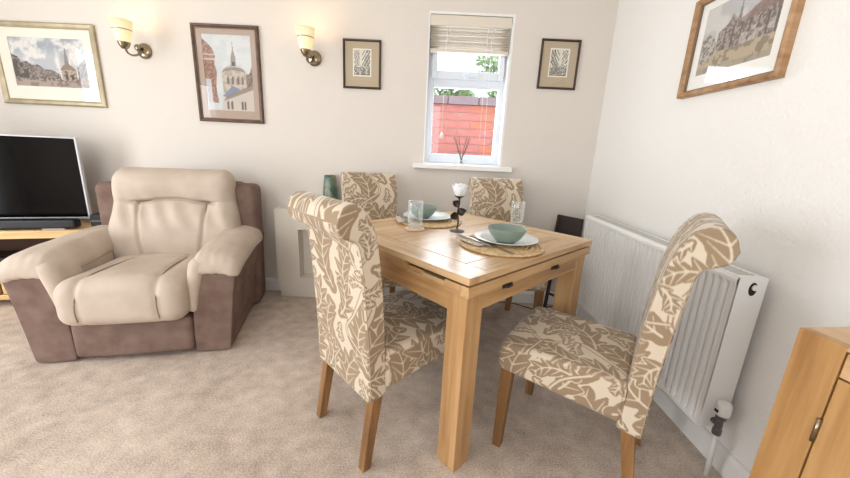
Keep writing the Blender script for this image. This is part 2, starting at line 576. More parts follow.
c_ = B().tube([(-.158, -.028, -.06), (-.158, -.03, -.4), (-.158, -.03, -.757)], .0016, 6).obj('pull_cord', 'cord', bl, smooth=True)
B().lathe([(.0, -.795), (.013, -.792), (.014, -.775), (.006, -.755), (0, -.752)], (-.158, -.03, 0), 12).obj('cord_tassel', 'cord', c_, smooth=True)
B().tube([(.148, -.028, -.06), (.150, -.03, -.5), (.157, -.033, -.965)], .0016, 6).obj('pull_cord', 'cord', bl, smooth=True)
B().tube([(.118, -.028, -.06), (.118, -.03, -.45), (.12, -.03, -.80)], .0014, 6).obj('pull_cord', 'cord', bl, smooth=True)

# ------------------------------------------------------------------ garden seen through the window
g = struct(B().box(-7, 4, .26, 12, -.6, -.5).obj('garden_ground', 'ground'))
gw = empty('garden_wall', (0, 1.0, -.5), 0, 'red brick garden wall seen through the window', 'wall')
B().box(-3.4, 1.6, .012, .21, 0, 2.105).obj('mortar_core', 'mortar', gw)
brick_me = [B().box(-.1075, .1075, 0, .1, 0, .065).mesh('brick', k) for k in ('brick', 'brick', 'brick_b')]
row = 0
z = .012
while z < 2.1:
    x = -3.3 + (.1125 if row % 2 else 0)
    while x < 1.5:
        if z > 1.35 and -2.6 < x < .8:
            o = bpy.data.objects.new('brick', brick_me[2] if x > -.72 and random.random() < .75 else brick_me[random.randrange(2)])
            lk(o); o.parent = gw; o.location = (x, random.uniform(-.003, .003), z)
        x += .225
    row += 1; z += .075
x = -3.3
cop_me = B().box(-.145, .145, -.035, .245, 0, .075).mesh('coping_stone', 'coping')
while x < 1.6:
    o = bpy.data.objects.new('coping_stone', cop_me); lk(o); o.parent = gw; o.location = (x, 0, 2.106); x += .3


def shrub(name, loc, label, clumps, nleaf):
    r = empty(name, loc, 0, label, 'shrub')
    bt = B(); bf = B()
    for (cx, cy, cz, rad) in clumps:
        bt.tube([(0, 0, 0), (cx * .4, cy * .4, cz * .5), (cx, cy, cz)], [.03, .02, .006], 6)
        for k in range(nleaf):
            d = RNG.normal(size=3); d *= rad * RNG.random() ** .4 / np.linalg.norm(d)
            p = np.array([cx, cy, cz]) + d
            a = RNG.normal(size=3); a /= np.linalg.norm(a)
            b2 = np.cross(a, RNG.normal(size=3)); b2 /= np.linalg.norm(b2)
            L = .05 + .03 * RNG.random(); W = L * .45
            bf.add([p - a * L, p + b2 * W, p + a * L, p - b2 * W], [(0, 1, 2, 3)])
    bt.obj('stem', 'bark', r, smooth=True)
    o = bf.obj('foliage', 'leaf', r); o['kind'] = 'stuff'
    return r


shrub('garden_shrub', (-1.05, 2.6, -.5), 'low green shrub peeping over the brick garden wall', [(-.25, 0, 2.42, .17), (.05, .1, 2.44, .15), (.3, 0, 2.40, .13), (.75, .1, 2.42, .14)], 130)
shrub('garden_tree', (-.15, 3.4, -.5), 'pale leafy tree branch beyond the wall at the upper pane', [(-.18, 0, 2.95, .24), (-.1, .1, 3.2, .26), (.3, 0, 3.1, .35), (.05, 0, 3.5, .3)], 110)


# ------------------------------------------------------------------ pictures
def inpoly(X, Y, poly):
    c = np.zeros(X.shape, bool); n = len(poly)
    for i in range(n):
        x0, y0 = poly[i]; x1, y1 = poly[(i + 1) % n]
        if y0 == y1: continue
        t = ((y0 > Y) != (y1 > Y)) & (X < (x1 - x0) * (Y - y0) / (y1 - y0) + x0)
        c ^= t
    return c


def field(shape, cell, seed):
    r = np.random.default_rng(seed)
    h, w_ = shape
    gy, gx = int(h / cell) + 3, int(w_ / cell) + 3
    gr = r.random((gy, gx))
    yy = np.arange(h) / cell; xx = np.arange(w_) / cell
    y0 = yy.astype(int); x0 = xx.astype(int)
    fy = (yy - y0)[:, None]; fx = (xx - x0)[None, :]
    fy = fy * fy * (3 - 2 * fy); fx = fx * fx * (3 - 2 * fx)
    A = gr[y0][:, x0]; Bq = gr[y0][:, x0 + 1]; Cq = gr[y0 + 1][:, x0]; D = gr[y0 + 1][:, x0 + 1]
    return A * (1 - fx) * (1 - fy) + Bq * fx * (1 - fy) + Cq * (1 - fx) * fy + D * fx * fy


def paint_setup(nx, ny, seed):
    X, Y = np.meshgrid(np.linspace(0, 1, nx), np.linspace(0, 1, ny))
    n1 = field(X.shape, 16, seed); n2 = field(X.shape, 6, seed + 1); n3 = np.random.default_rng(seed + 2).random(X.shape)
    n4 = field(X.shape, 2.5, seed + 3)
    return X, Y, n1, n2, n3, n4


def blend(img, mask, col, a=1.0):
    m_ = (mask * a)[..., None] if not np.isscalar(a) else (mask.astype(float) * a)[..., None]
    return img * (1 - m_) + np.array(col, float) * m_


def paint_square(nx, ny):
    X, Y, n1, n2, n3, n4 = paint_setup(nx, ny, 21)
    sky = .55 * n1 + .3 * n2 + .15 * n4
    img = np.zeros((ny, nx, 3)) + np.array((184, 188, 192))
    img = blend(img, np.clip((sky - .42) * 5, 0, 1), (224, 220, 214))
    img = blend(img, np.clip((Y - .62) * 5, 0, 1) * np.clip((.45 - sky) * 7, 0, 1), (146, 152, 160), .7)
    bird = (Y > .3 + .45 * (X < .6)) & (n4 > .72)
    img = blend(img, np.clip(1 - ((X - .68) ** 2 / .004 + (Y - .55) ** 2 / .05), 0, 1) * (n2 * .5 + .5), (120, 122, 124), .6)
    left = [(0, .16), (0, .66), (.09, .60), (.12, .5), (.2, .52), (.26, .44), (.34, .46), (.42, .36), (.52, .36), (.62, .27), (.62, .17)]
    L = inpoly(X, Y, left)
    img = blend(img, L, (150, 138, 132)); img = blend(img, L & (n4 > .5), (96, 86, 84), .75); img = blend(img, L & (X < .2) & (n2 > .35), (72, 70, 66), .75)
    right = [(.86, .10), (.86, .42), (.9, .5), (1, .62), (1, .06)]
    Rr = inpoly(X, Y, right)
    img = blend(img, Rr, (158, 148, 144)); img = blend(img, Rr & (n4 > .52), (98, 92, 98), .75)
    hall = [(.64, .17), (.64, .37), (.84, .37), (.84, .15)]
    roof = [(.62, .37), (.73, .53), (.86, .37)]
    img = blend(img, inpoly(X, Y, hall), (176, 160, 142)); img = blend(img, inpoly(X, Y, hall) & (n4 > .62), (96, 82, 76), .8)
    img = blend(img, inpoly(X, Y, roof), (142, 126, 112)); img = blend(img, inpoly(X, Y, [(.70, .50), (.735, .86), (.765, .5)]), (120, 116, 114), .75)
    img = blend(img, inpoly(X, Y, [(.68, .17), (.68, .27), (.72, .3), (.72, .17)]) | inpoly(X, Y, [(.76, .17), (.76, .28), (.8, .28), (.8, .16)]), (88, 76, 72))
    road = Y < .17 + .02 * (n2 - .5)
    img = blend(img, road, (168, 152, 142)); img = blend(img, road & (n2 + .4 * n4 > .85), (122, 106, 100), .75)
    img = blend(img, (abs(Y - .17) < .035) & (n4 > .5), (84, 74, 72), .6)
    return img


def paint_church(nx, ny):
    X, Y, n1, n2, n3, n4 = paint_setup(nx, ny, 61)
    img = np.zeros((ny, nx, 3)) + np.array((208, 210, 208))
    img = blend(img, np.clip((n1 - .45) * 4, 0, 1), (192, 198, 200), .5)
    br = [(0, .12), (0, .94), (.12, .88), (.2, .82), (.25, .72), (.22, .62), (.26, .52), (.22, .3), (.25, .1)]
    m_ = inpoly(X, Y, br)
    img = blend(img, m_, (166, 132, 116)); img = blend(img, m_ & (n4 > .5), (124, 90, 80), .7)
    img = blend(img, m_ & (X < .12) & (Y < .42), (206, 212, 222), .75)  # pale blue patch: window reflection painted into the print
    img = blend(img, (abs(Y - .68) < .01) & m_ | (abs(Y - .74) < .008) & m_, (206, 186, 170))
    drum = [(.36, .24), (.36, .5), (.40, .56), (.48, .60), (.6, .62), (.73, .60), (.82, .56), (.86, .5), (.86, .24)]
    d = inpoly(X, Y, drum); img = blend(img, d, (196, 186, 172)); img = blend(img, d & (n2 > .55), (164, 150, 138), .6)
    for x in (.48, .58, .69, .78): img = blend(img, inpoly(X, Y, [(x - .022, .36), (x - .022, .44), (x, .475), (x + .022, .44), (x + .022, .36)]), (106, 98, 96), .8)
    img = blend(img, inpoly(X, Y, [(.35, .50), (.40, .555), (.48, .58), (.61, .59), (.74, .58), (.83, .55), (.87, .5), (.80, .53), (.61, .55), (.42, .53)]), (136, 126, 118), .75)
    img = blend(img, inpoly(X, Y, [(.565, .60), (.56, .70), (.605, .80), (.615, .92), (.63, .80), (.67, .70), (.665, .60)]), (150, 142, 134)); img = blend(img, inpoly(X, Y, [(.58, .6), (.58, .66), (.65, .66), (.65, .6)]), (98, 92, 92))
    rt = [(.86, .28), (.86, .5), (.93, .5), (1, .62), (1, .28)]; img = blend(img, inpoly(X, Y, rt), (150, 132, 122)); img = blend(img, inpoly(X, Y, rt) & (n4 > .5), (104, 90, 88), .7)
    low = [(.3, 0), (.36, .2), (.62, .3), (.78, .27), (1, .36), (1, 0)]
    img = blend(img, inpoly(X, Y, low), (200, 190, 178)); img = blend(img, inpoly(X, Y, [(.34, .2), (.56, .34), (.72, .3), (.6, .23), (.45, .18)]), (132, 142, 160))
    img = blend(img, inpoly(X, Y, [(.36, .13), (.42, .2), (1, .37), (1, .3)]), (142, 128, 120), .85)
    for x in (.42, .5, .72, .78): img = blend(img, inpoly(X, Y, [(x, .02), (x, .12), (x + .045, .14), (x + .045, .02)]), (94, 86, 86), .85)
    img = blend(img, (np.random.default_rng(5).random(X.shape) > .994) & (Y > .6), (90, 90, 96), .7)
    return img


def paint_etching(nx, ny, flip):
    X, Y, n1, n2, n3, n4 = paint_setup(nx, ny, 90 + flip)
    if flip: X = 1 - X
    img = np.zeros((ny, nx, 3)) + np.array((222, 218, 204))
    side = (X < .36 + .12 * (Y < .4)) | (X > .74 - .3 * (1 - Y))
    st = np.sin((X * 1.0 + Y * .55) * 70 + n2 * 5)
    img = blend(img, side & (st > .1) & (n2 > .25), (92, 90, 86), .85)
    img = blend(img, (X > .5) & (np.sin((X - Y * .8) * 44) > .55) & (Y > .35), (70, 68, 66), .8)
    img = blend(img, (Y < .34) & (n4 > .48), (104, 100, 94), .7)
    img = blend(img, inpoly(X, Y, [(.4, .1), (.45, .4), (.6, .45), (.66, .12)]) & (n4 > .4), (128, 122, 112), .6)
    img = blend(img, Y < .07 + .03 * n2, (80, 76, 72), .7)
    return img


def paint_street(nx, ny):
    X, Y, n1, n2, n3, n4 = paint_setup(nx, ny, 133)
    img = np.zeros((ny, nx, 3)) + np.array((198, 194, 188))
    img = blend(img, np.clip((n1 - .4) * 4, 0, 1), (164, 164, 166), .7)
    row_ = [(.24, .3), (.24, .58), (.36, .66), (.40, .78), (.5, .64), (.62, .7), (.74, .78), (1, .92), (1, .3), (.8, .26)]
    m_ = inpoly(X, Y, row_); img = blend(img, m_, (150, 132, 122)); img = blend(img, m_ & (n4 > .5), (82, 70, 66), .8)
    img = blend(img, inpoly(X, Y, [(.56, .58), (.66, .74), (1, .9), (1, .68)]), (120, 92, 82), .75)
    img = blend(img, m_ & (np.sin(X * 60) > .8) & (Y < .6), (58, 50, 48), .8)
    img = blend(img, inpoly(X, Y, [(.47, .62), (.5, .95), (.53, .62)]), (118, 108, 106))
    trees = [(0, .1), (0, .56), (.1, .6), (.2, .5), (.26, .3), (.2, .12)]
    t = inpoly(X, Y, trees); img = blend(img, t, (176, 166, 152)); img = blend(img, t & (n4 > .52), (84, 76, 68), .8)
    gr = inpoly(X, Y, [(0, 0), (0, .12), (.24, .3), (1, .3), (1, 0)])
    img = blend(img, gr, (172, 152, 120)); img = blend(img, gr & (n2 + .5 * n4 > .9), (108, 94, 78), .75); img = blend(img, gr & (Y < .1), (132, 124, 114), .5)
    img = blend(img, inpoly(X, Y, [(.55, .3), (.55, .48), (.95, .5), (.95, .3)]) & (n2 > .4), (206, 196, 184), .55)
    return img * .82 + 42


def grid_print(name, img, w_, h_, parent):
    """flat print: a plane in local x (right) and z (up), facing -y, painted by its colour attribute"""
    ny, nx = img.shape[:2]
    xs = np.linspace(-w_ / 2, w_ / 2, nx); zs = np.linspace(-h_ / 2, h_ / 2, ny)
    X, Z = np.meshgrid(xs, zs)
    v = np.stack([X, np.zeros_like(X), Z], -1).reshape(-1, 3)
    idx = np.arange(nx * ny).reshape(ny, nx)
    f = np.stack([idx[:-1, :-1], idx[:-1, 1:], idx[1:, 1:], idx[1:, :-1]], -1).reshape(-1, 4)
    me = bpy.data.meshes.new(name)
    me.from_pydata(v.tolist(), [], f.tolist())
    c = np.clip(img.reshape(-1, 3) / 255.0, 0, 1)
    c = np.where(c <= .04045, c / 12.92, ((c + .055) / 1.055) ** 2.4)
    at = me.color_attributes.new('Col', 'FLOAT_COLOR', 'POINT')
    at.data.foreach_set('color', np.concatenate([c, np.ones((len(c), 1))], 1).astype(np.float32).ravel())
    me.materials.append(M['print'])
    o = bpy.data.objects.new(name, me); lk(o); o.parent = parent
    return o


def picture(name, label, loc, rz, W, H, fw, fd, frame_mat, mount_mat, pw, ph, img, lip=None, off=(0, 0), mount_edge=None):
    r = empty(name, loc, rz, label, 'picture', 'framed pictures on the walls')
    prof = [(0, 0), (0, -fd * .75), (fw * .25, -fd), (fw * .7, -fd * .92), (fw, -fd * .6), (fw, 0)]
    def mitre(pr, x0, z0):
        rails = []
        cor = [(-1, -1), (1, -1), (1, 1), (-1, 1)]
        for i in range(4):
            a, c2 = cor[i], cor[(i + 1) % 4]
            bb_ = B()
            bb_.rings([[(q[0] * (x0 - d), y, q[1] * (z0 - d)) for d, y in pr] for q in (a, c2)])
            rails.append(bb_)
        return rails
    for bb_ in mitre(prof, W / 2, H / 2):
        bb_.obj('frame_rail', frame_mat, r)
    if lip:
        lp = [(fw - .001, -.004), (fw - .001, -fd * .62), (fw + lip[1], -fd * .5), (fw + lip[1], -.004)]
        for bb_ in mitre(lp, W / 2, H / 2): bb_.obj('inner_lip', lip[0], r)
    iw, ih = W / 2 - fw * .6, H / 2 - fw * .6
    B().box(-iw, iw, -.002, -.0004, -ih, ih).obj('backing_board', 'rope', r)
    # mount: a board with a window, four strips in one mesh
    bb_ = B(); a, c2 = pw / 2, ph / 2
    ox, oz = off
    bb_.box(-iw, -a + ox, -.006, -.0035, -ih, ih); bb_.box(a + ox, iw, -.006, -.0035, -ih, ih)
    bb_.box(-a + ox, a + ox, -.006, -.0035, -ih, -c2 + oz); bb_.box(-a + ox, a + ox, -.006, -.0035, c2 + oz, ih)
    bb_.obj('mount', mount_mat, r)
    if mount_edge:
        e = mount_edge; bb_ = B()
        for (x0, x1, z0, z1) in ((-a, -a + e, -c2, c2), (a - e, a, -c2, c2), (-a + e, a - e, -c2, -c2 + e), (-a + e, a - e, c2 - e, c2)):
            bb_.box(x0 + ox, x1 + ox, -.0052, -.0036, z0 + oz, z1 + oz)
        bb_.obj('mount_border', 'mat_cream', r)
    p = grid_print('print', img, pw + .004, ph + .004, r); p.location = (ox, -.0032, oz)
    B().box(-iw, iw, -.0098, -.0082, -ih, ih).obj('glass', 'glass_pic', r)
    return r


# positions were measured on the two walls
picture('framed_picture', 'wide pale gold framed watercolour of a market square above the television', (-3.90, -.0005, 1.610), 0, .735, .535, .036, .022,
        'gold', 'mat_cream', .525, .315, paint_square(150, 96), off=(.005, .015))
picture('framed_picture', 'tall brown framed watercolour of a domed church between the two wall lights', (-2.632, -.0005, 1.600), 0, .462, .632, .021, .022,
        'brown_frame', 'mat_taupe', .335, .49, paint_church(110, 160), lip=('rope', .005), off=(0, .01))
picture('framed_picture', 'small dark framed etching between wall light and window', (-1.694, -.0005, 1.708), 0, .262, .314, .014, .018,
        'dark_frame', 'mat_khaki', .128, .176, paint_etching(60, 84, 0), off=(0, .012), mount_edge=.008)
picture('framed_picture', 'small dark framed etching between window and room corner', (-.344, -.0005, 1.764), 0, .264, .314, .014, .018,
        'dark_frame', 'mat_khaki', .132, .18, paint_etching(60, 84, 1), off=(0, .012), mount_edge=.008)
picture('framed_picture', 'oak framed watercolour of a town street on the right wall', (-.0005, -1.073, 1.445 + .205), -PI / 2, .497, .41, .024, .032,
        'oak_frame', 'mat_white', .36, .265, paint_street(120, 90), lip=('rope', .004), off=(-.005, .015))


# ------------------------------------------------------------------ wall lights
def wall_light(x, z, label):
    r = empty('wall_light', (x, 0, z), 0, label, 'wall light', 'wall lights on the back wall')
    # round back plate on the wall (axis -y)
    def ylathe(prof, c=(0, 0, 0), n=28):
        bb_ = B()
        bb_.rings([[(c[0] + rad * math.cos(2 * PI * k / n), c[1] - y, c[2] + rad * math.sin(2 * PI * k / n)) for k in range(n)] for rad, y in prof], cap=True)
        return bb_
    bp_ = ylathe([(.050, .0006), (.051, .006), (.046, .014), (.030, .021), (.012, .026), (.004, .027)])
    bp_.obj('back_plate', 'antique', r, smooth=True)
    ylathe([(.004, .024), (.007, .03), (.018, .036), (.022, .044), (.018, .052), (.006, .057)], (-.014, 0, .012)).obj('rose_knob', 'antique', r, smooth=True)
    B().tube(catmull([(0, -.02, -.004), (0, -.06, -.034), (0, -.11, -.052), (0, -.15, -.046), (0, -.168, -.022)], 18).tolist(), [.008 - .00015 * i for i in range(18)], 10).obj('arm', 'antique', r, smooth=True)
    B().lathe([(.0, .016), (.016, .018), (.027, .034), (.034, .052), (.036, .058), (.032, .058), (.0, .05)], (0, -.17, -.046), 24).obj('cup', 'antique', r, smooth=True)
    sh = B().lathe([(.012, .0), (.030, .003), (.036, .012), (.044, .042), (.051, .083), (.061, .137), (.058, .137), (.048, .083), (.041, .042), (.033, .014), (.012, .006)], (0, 0, 0), 32).obj('shade', 'shade', r, smooth=True)
    sh.location = (0, -.17, 0)
    B().lathe([(.0505, .0790), (.0515, .0790), (.0525, .0850), (.0515, .0850)], (0, 0, 0), 32).obj('shade_band', 'steel', sh, smooth=True)
    bulb = B().lathe([(0, .02), (.008, .022), (.010, .04), (.016, .06), (.014, .08), (0, .09)], (0, 0, 0), 16).obj('bulb', 'bulb', sh, smooth=True)
    ld = bpy.data.lights.new('wall_light_glow', 'POINT'); ld.energy = .8; ld.color = (1.0, .62, .28); ld.shadow_soft_size = .02
    lo = bpy.data.objects.new('wall_light_glow', ld); lk(lo); lo.parent = r; lo.location = (0, -.17, .148)
    return r


mt, nt, b_ = new_mat('bulb'); b_.inputs['Emission Color'].default_value = (1, .82, .5, 1); b_.inputs['Emission Strength'].default_value = 6; M['bulb'] = mt
wall_light(-3.206, 1.728, 'lit brass wall light with opal shade between the gold and brown framed pictures')
wall_light(-2.025, 1.732, 'lit brass wall light with opal shade beside the small dark framed etching')

# ------------------------------------------------------------------ radiator
rad = empty('radiator', (0, -.90, 0), 0, 'long white fluted panel radiator on the right wall', 'radiator')
RY0, RY1, RZ0, RZ1, RX = -.60, .60, .187, .786, -.13
def rib_panel(xf, back):
    ys = np.linspace(RY0 + .004, RY1 - .004, 36 * 20 + 1); zs = np.concatenate([np.linspace(RZ0, RZ0 + .05, 8), np.linspace(RZ0 + .07, RZ1 - .06, 6), np.linspace(RZ1 - .045, RZ1 - .022, 6), [RZ1 - .012, RZ1]])
    v = []
    for zz in zs:
        e = min(1, max(0, (zz - RZ0 - .02) / .014)) * min(1, max(0, (RZ1 - .026 - zz) / .012))
        e = e * e * (3 - 2 * e)
        for y in ys:
            u_ = (y - RY0 - .02) / .03295
            inside = 0 <= u_ <= 35.2
            t = abs((u_ % 1) - .5) * 2
            gr = min(1, max(0, (t - .42) / .14)) if inside else 0
            gr = gr * gr * (3 - 2 * gr)
            rnd = 0
            if zz > RZ1 - .008: rnd = .006
            v.append((xf + .022 * (1 - gr if inside else .15) * e * 1.0 + rnd, y, zz))
    n = len(ys); f = [(i * n + j, i * n + j + 1, (i + 1) * n + j + 1, (i + 1) * n + j) for i in range(len(zs) - 1) for j in range(n - 1)]
    return B().add(v, f)
o = rib_panel(RX, 0).obj('front_panel', 'radiator', rad, smooth=True)
md = o.modifiers.new('solid', 'SOLIDIFY'); md.thickness = .0015; md.offset = -1 if False else 1
bx('rear_panel', 'radiator', rad, -.045, -.034, RY0 + .01, RY1 - .01, RZ0 + .01, RZ1 - .015, .003)
for y0, y1 in ((RY0 - .001, RY0 + .003), (RY1 - .003, RY1 + .001)):
    bb_ = B().box(RX + .004, -.030, y0, y1, RZ0 + .004, RZ1 - .001)
    sp = bb_.obj('end_panel', 'radiator', rad, bevel=.001)
B().box(RX + .003, -.030, RY0 + .003, RY1 - .003, RZ1 - .004, RZ1 - .0005).obj('top_grille', 'radiator', rad, bevel=.001)
slot = B().box(-.110, -.052, -.0085, .0085, RZ1 - .0012, RZ1 + .0004).mesh('slot_shade_slab', 'slot_shade')
for k in range(48):
    o = bpy.data.objects.new('slot_shade_slab', slot); lk(o); o.parent = rad; o.location = (0, -.564 + k * .024, 0)
# air vent hole in the end panel
bb_ = B(); n = 20
ring = [(-.075 + .014 * math.cos(2 * PI * k / n), .0, .745 + .024 * math.sin(2 * PI * k / n)) for k in range(n)]
bb_.rings([[(x, RY0 - .0016, z) for x, y, z in ring], [(x, RY0 - .0006, z) for x, y, z in ring]]); bb_.obj('vent_hole', 'dark_hole', rad)
bb_ = B(); bb_.rings([[(-.071 + .010 * math.cos(2 * PI * k / n), y, .751 + .010 * math.sin(2 * PI * k / n)) for k in range(n)] for y in (RY0 - .002, RY0 - .006)]); bb_.obj('bleed_plug', 'radiator', rad)
for y in (-.4, .4):
    bx('wall_bracket', 'radiator', rad, -.034, -.0005, y - .02, y + .02, RZ0 + .08, RZ1 - .1, .001)
bx('far_pipe', 'radiator', rad, -.084, -.072, RY1 - .02, RY1 - .008, .0, RZ0 + .02, .004)

vl = empty('radiator_valve', (-.080, -1.528, .018), 0, 'white thermostatic valve on the near end of the radiator', 'valve')
B().tube([(0, .0265, .205), (0, -.002, .205)], .011, 14).obj('tail_nut', 'zinc', vl, smooth=True)
B().lathe([(0, .165), (.0135, .165), (.0145, .172), (.0145, .186), (.012, .19), (.012, .226), (.0165, .23), (.0165, .246), (.0, .246)], (0, 0, 0), 20).obj('valve_body', 'zinc', vl, smooth=False)
hd = B().lathe([(0, .248), (.019, .248), (.0235, .252), (.024, .268), (.0235, .286), (.021, .298), (.013, .303), (0, .304)], (0, 0, 0), 28).obj('valve_head', 'valve_white', vl, smooth=True)
rib = B().box(-.0012, .0012, .0228, .0252, .256, .284).mesh('grip_rib', 'valve_white')
for k in range(20):
    o = bpy.data.objects.new('grip_rib', rib); lk(o); o.parent = hd; o.rotation_euler = (0, 0, k * PI / 10)
bx('number_window', 'dark_hole', hd, -.0262, -.0236, -.009, .006, .262, .272, 0)
B().tube([(0, 0, .168), (0, -.004, .10), (.004, -.006, -.018)], .0085, 14).obj('supply_pipe', 'valve_white', vl, smooth=True)

# ------------------------------------------------------------------ dining table
TA = 0.76
TC = (-1.0303, -.9614)
cT, sT = math.cos(TA), math.sin(TA)
def tw(u_, v_, z=0.0):
    return (TC[0] + u_ * cT - v_ * sT, TC[1] + u_ * sT + v_ * cT, z)
tb = empty('dining_table', (*TC, 0), TA, 'square oak extending dining table laid for two', 'table')
HW = .457
ZT = .77
bi = .348      # half size of the centre panel
g_ = .0026
# centre panel planks
npl = 5
for k in range(npl):
    y0 = -bi + g_ + k * (2 * bi - 2 * g_) / npl; y1 = -bi + g_ + (k + 1) * (2 * bi - 2 * g_) / npl
    bx('top_plank', 'oak_x', tb, -bi + g_, bi - g_, y0, y1, ZT - .022, ZT, .0006)
B().box(-bi - .002, bi + .002, -bi - .002, bi + .002, ZT - .024, ZT - .006).obj('groove_shade_core', 'groove', tb)  # dark core paints shade into the border groove
for (x0, x1, y0, y1, mm) in ((-HW, -bi, -HW, HW, 'oak_y'), (bi, HW, -HW, HW, 'oak_y'), (-bi, bi, -HW, -bi, 'oak_x'), (-bi, bi, bi, HW, 'oak_x')):
    bx('top_border', mm, tb, x0, x1, y0, y1, ZT - .025, ZT, .0015)
B().box(-.440, .440, -.440, .440, .7345, .7452).obj('shadow_gap_board', 'groove', tb)  # dark board stands in for the shade of the gap under the top
LO, LI = .441, .355
for sx in (-1, 1):
    for sy in (-1, 1):
        x0, x1 = sorted((sx * LO, sx * LI)); y0, y1 = sorted((sy * LO, sy * LI))
        bx('leg', 'oak_z', tb, x0, x1, y0, y1, 0, .698, .003)
# aprons: two pull-out leaf fronts (facing +-v) and two slotted side rails
for s in (-1, 1):
    y0, y1 = sorted((s * .454, s * .418))
    lf = bx('extension_leaf', 'apron_x', tb, -.452, .452, y0, y1, .699, .7362, .002)
    y0, y1 = sorted((s * .437, s * .415))
    ap = bx('apron', 'apron_x', tb, -.355, .355, y0, y1, .632, .699, .002)
    yl = s * .456
    for x in (-.241, .104) if s < 0 else (-.17, .17):
        h_ = empty('latch', (0, 0, 0)); h_.parent = tb
        B().box(x - .030, x + .030, yl - .002, yl + .002, .692, .706).obj('latch_plate', 'iron', h_, bevel=.003)
        B().tube([(x - .024, yl + s * .003, .699), (x - .012, yl + s * .011, .699), (x + .012, yl + s * .011, .699), (x + .024, yl + s * .003, .699)], .0042, 8).obj('latch_bar', 'iron', h_, smooth=True)
for s in (-1, 1):
    x0, x1 = sorted((s * .440, s * .414))
    bx('apron', 'apron_y', tb, x0, x1, -.355, .355, .628, .7105, .002)
    x0, x1 = sorted((s * .450, s * .40))
    bx('side_rail', 'apron_y', tb, x0, x1, -.135, .417, .711, .7445, .0015)
    x0, x1 = sorted((s * .449, s * .40))
    bx('slide_block', 'oak_y', tb, x0, x1, -.345, -.232, .711, .7265, .0015)
    x0, x1 = sorted((s * .452, s * .40))
    bx('leaf_end', 'apron_y', tb, x0, x1, -.4175, -.346, .699, .7362, .0015)
    x0, x1 = sorted((s * .436, s * .40))
    bx('slide_rail', 'apron_y', tb, x0, x1, -.3455, -.1355, .711, .7262, .001)


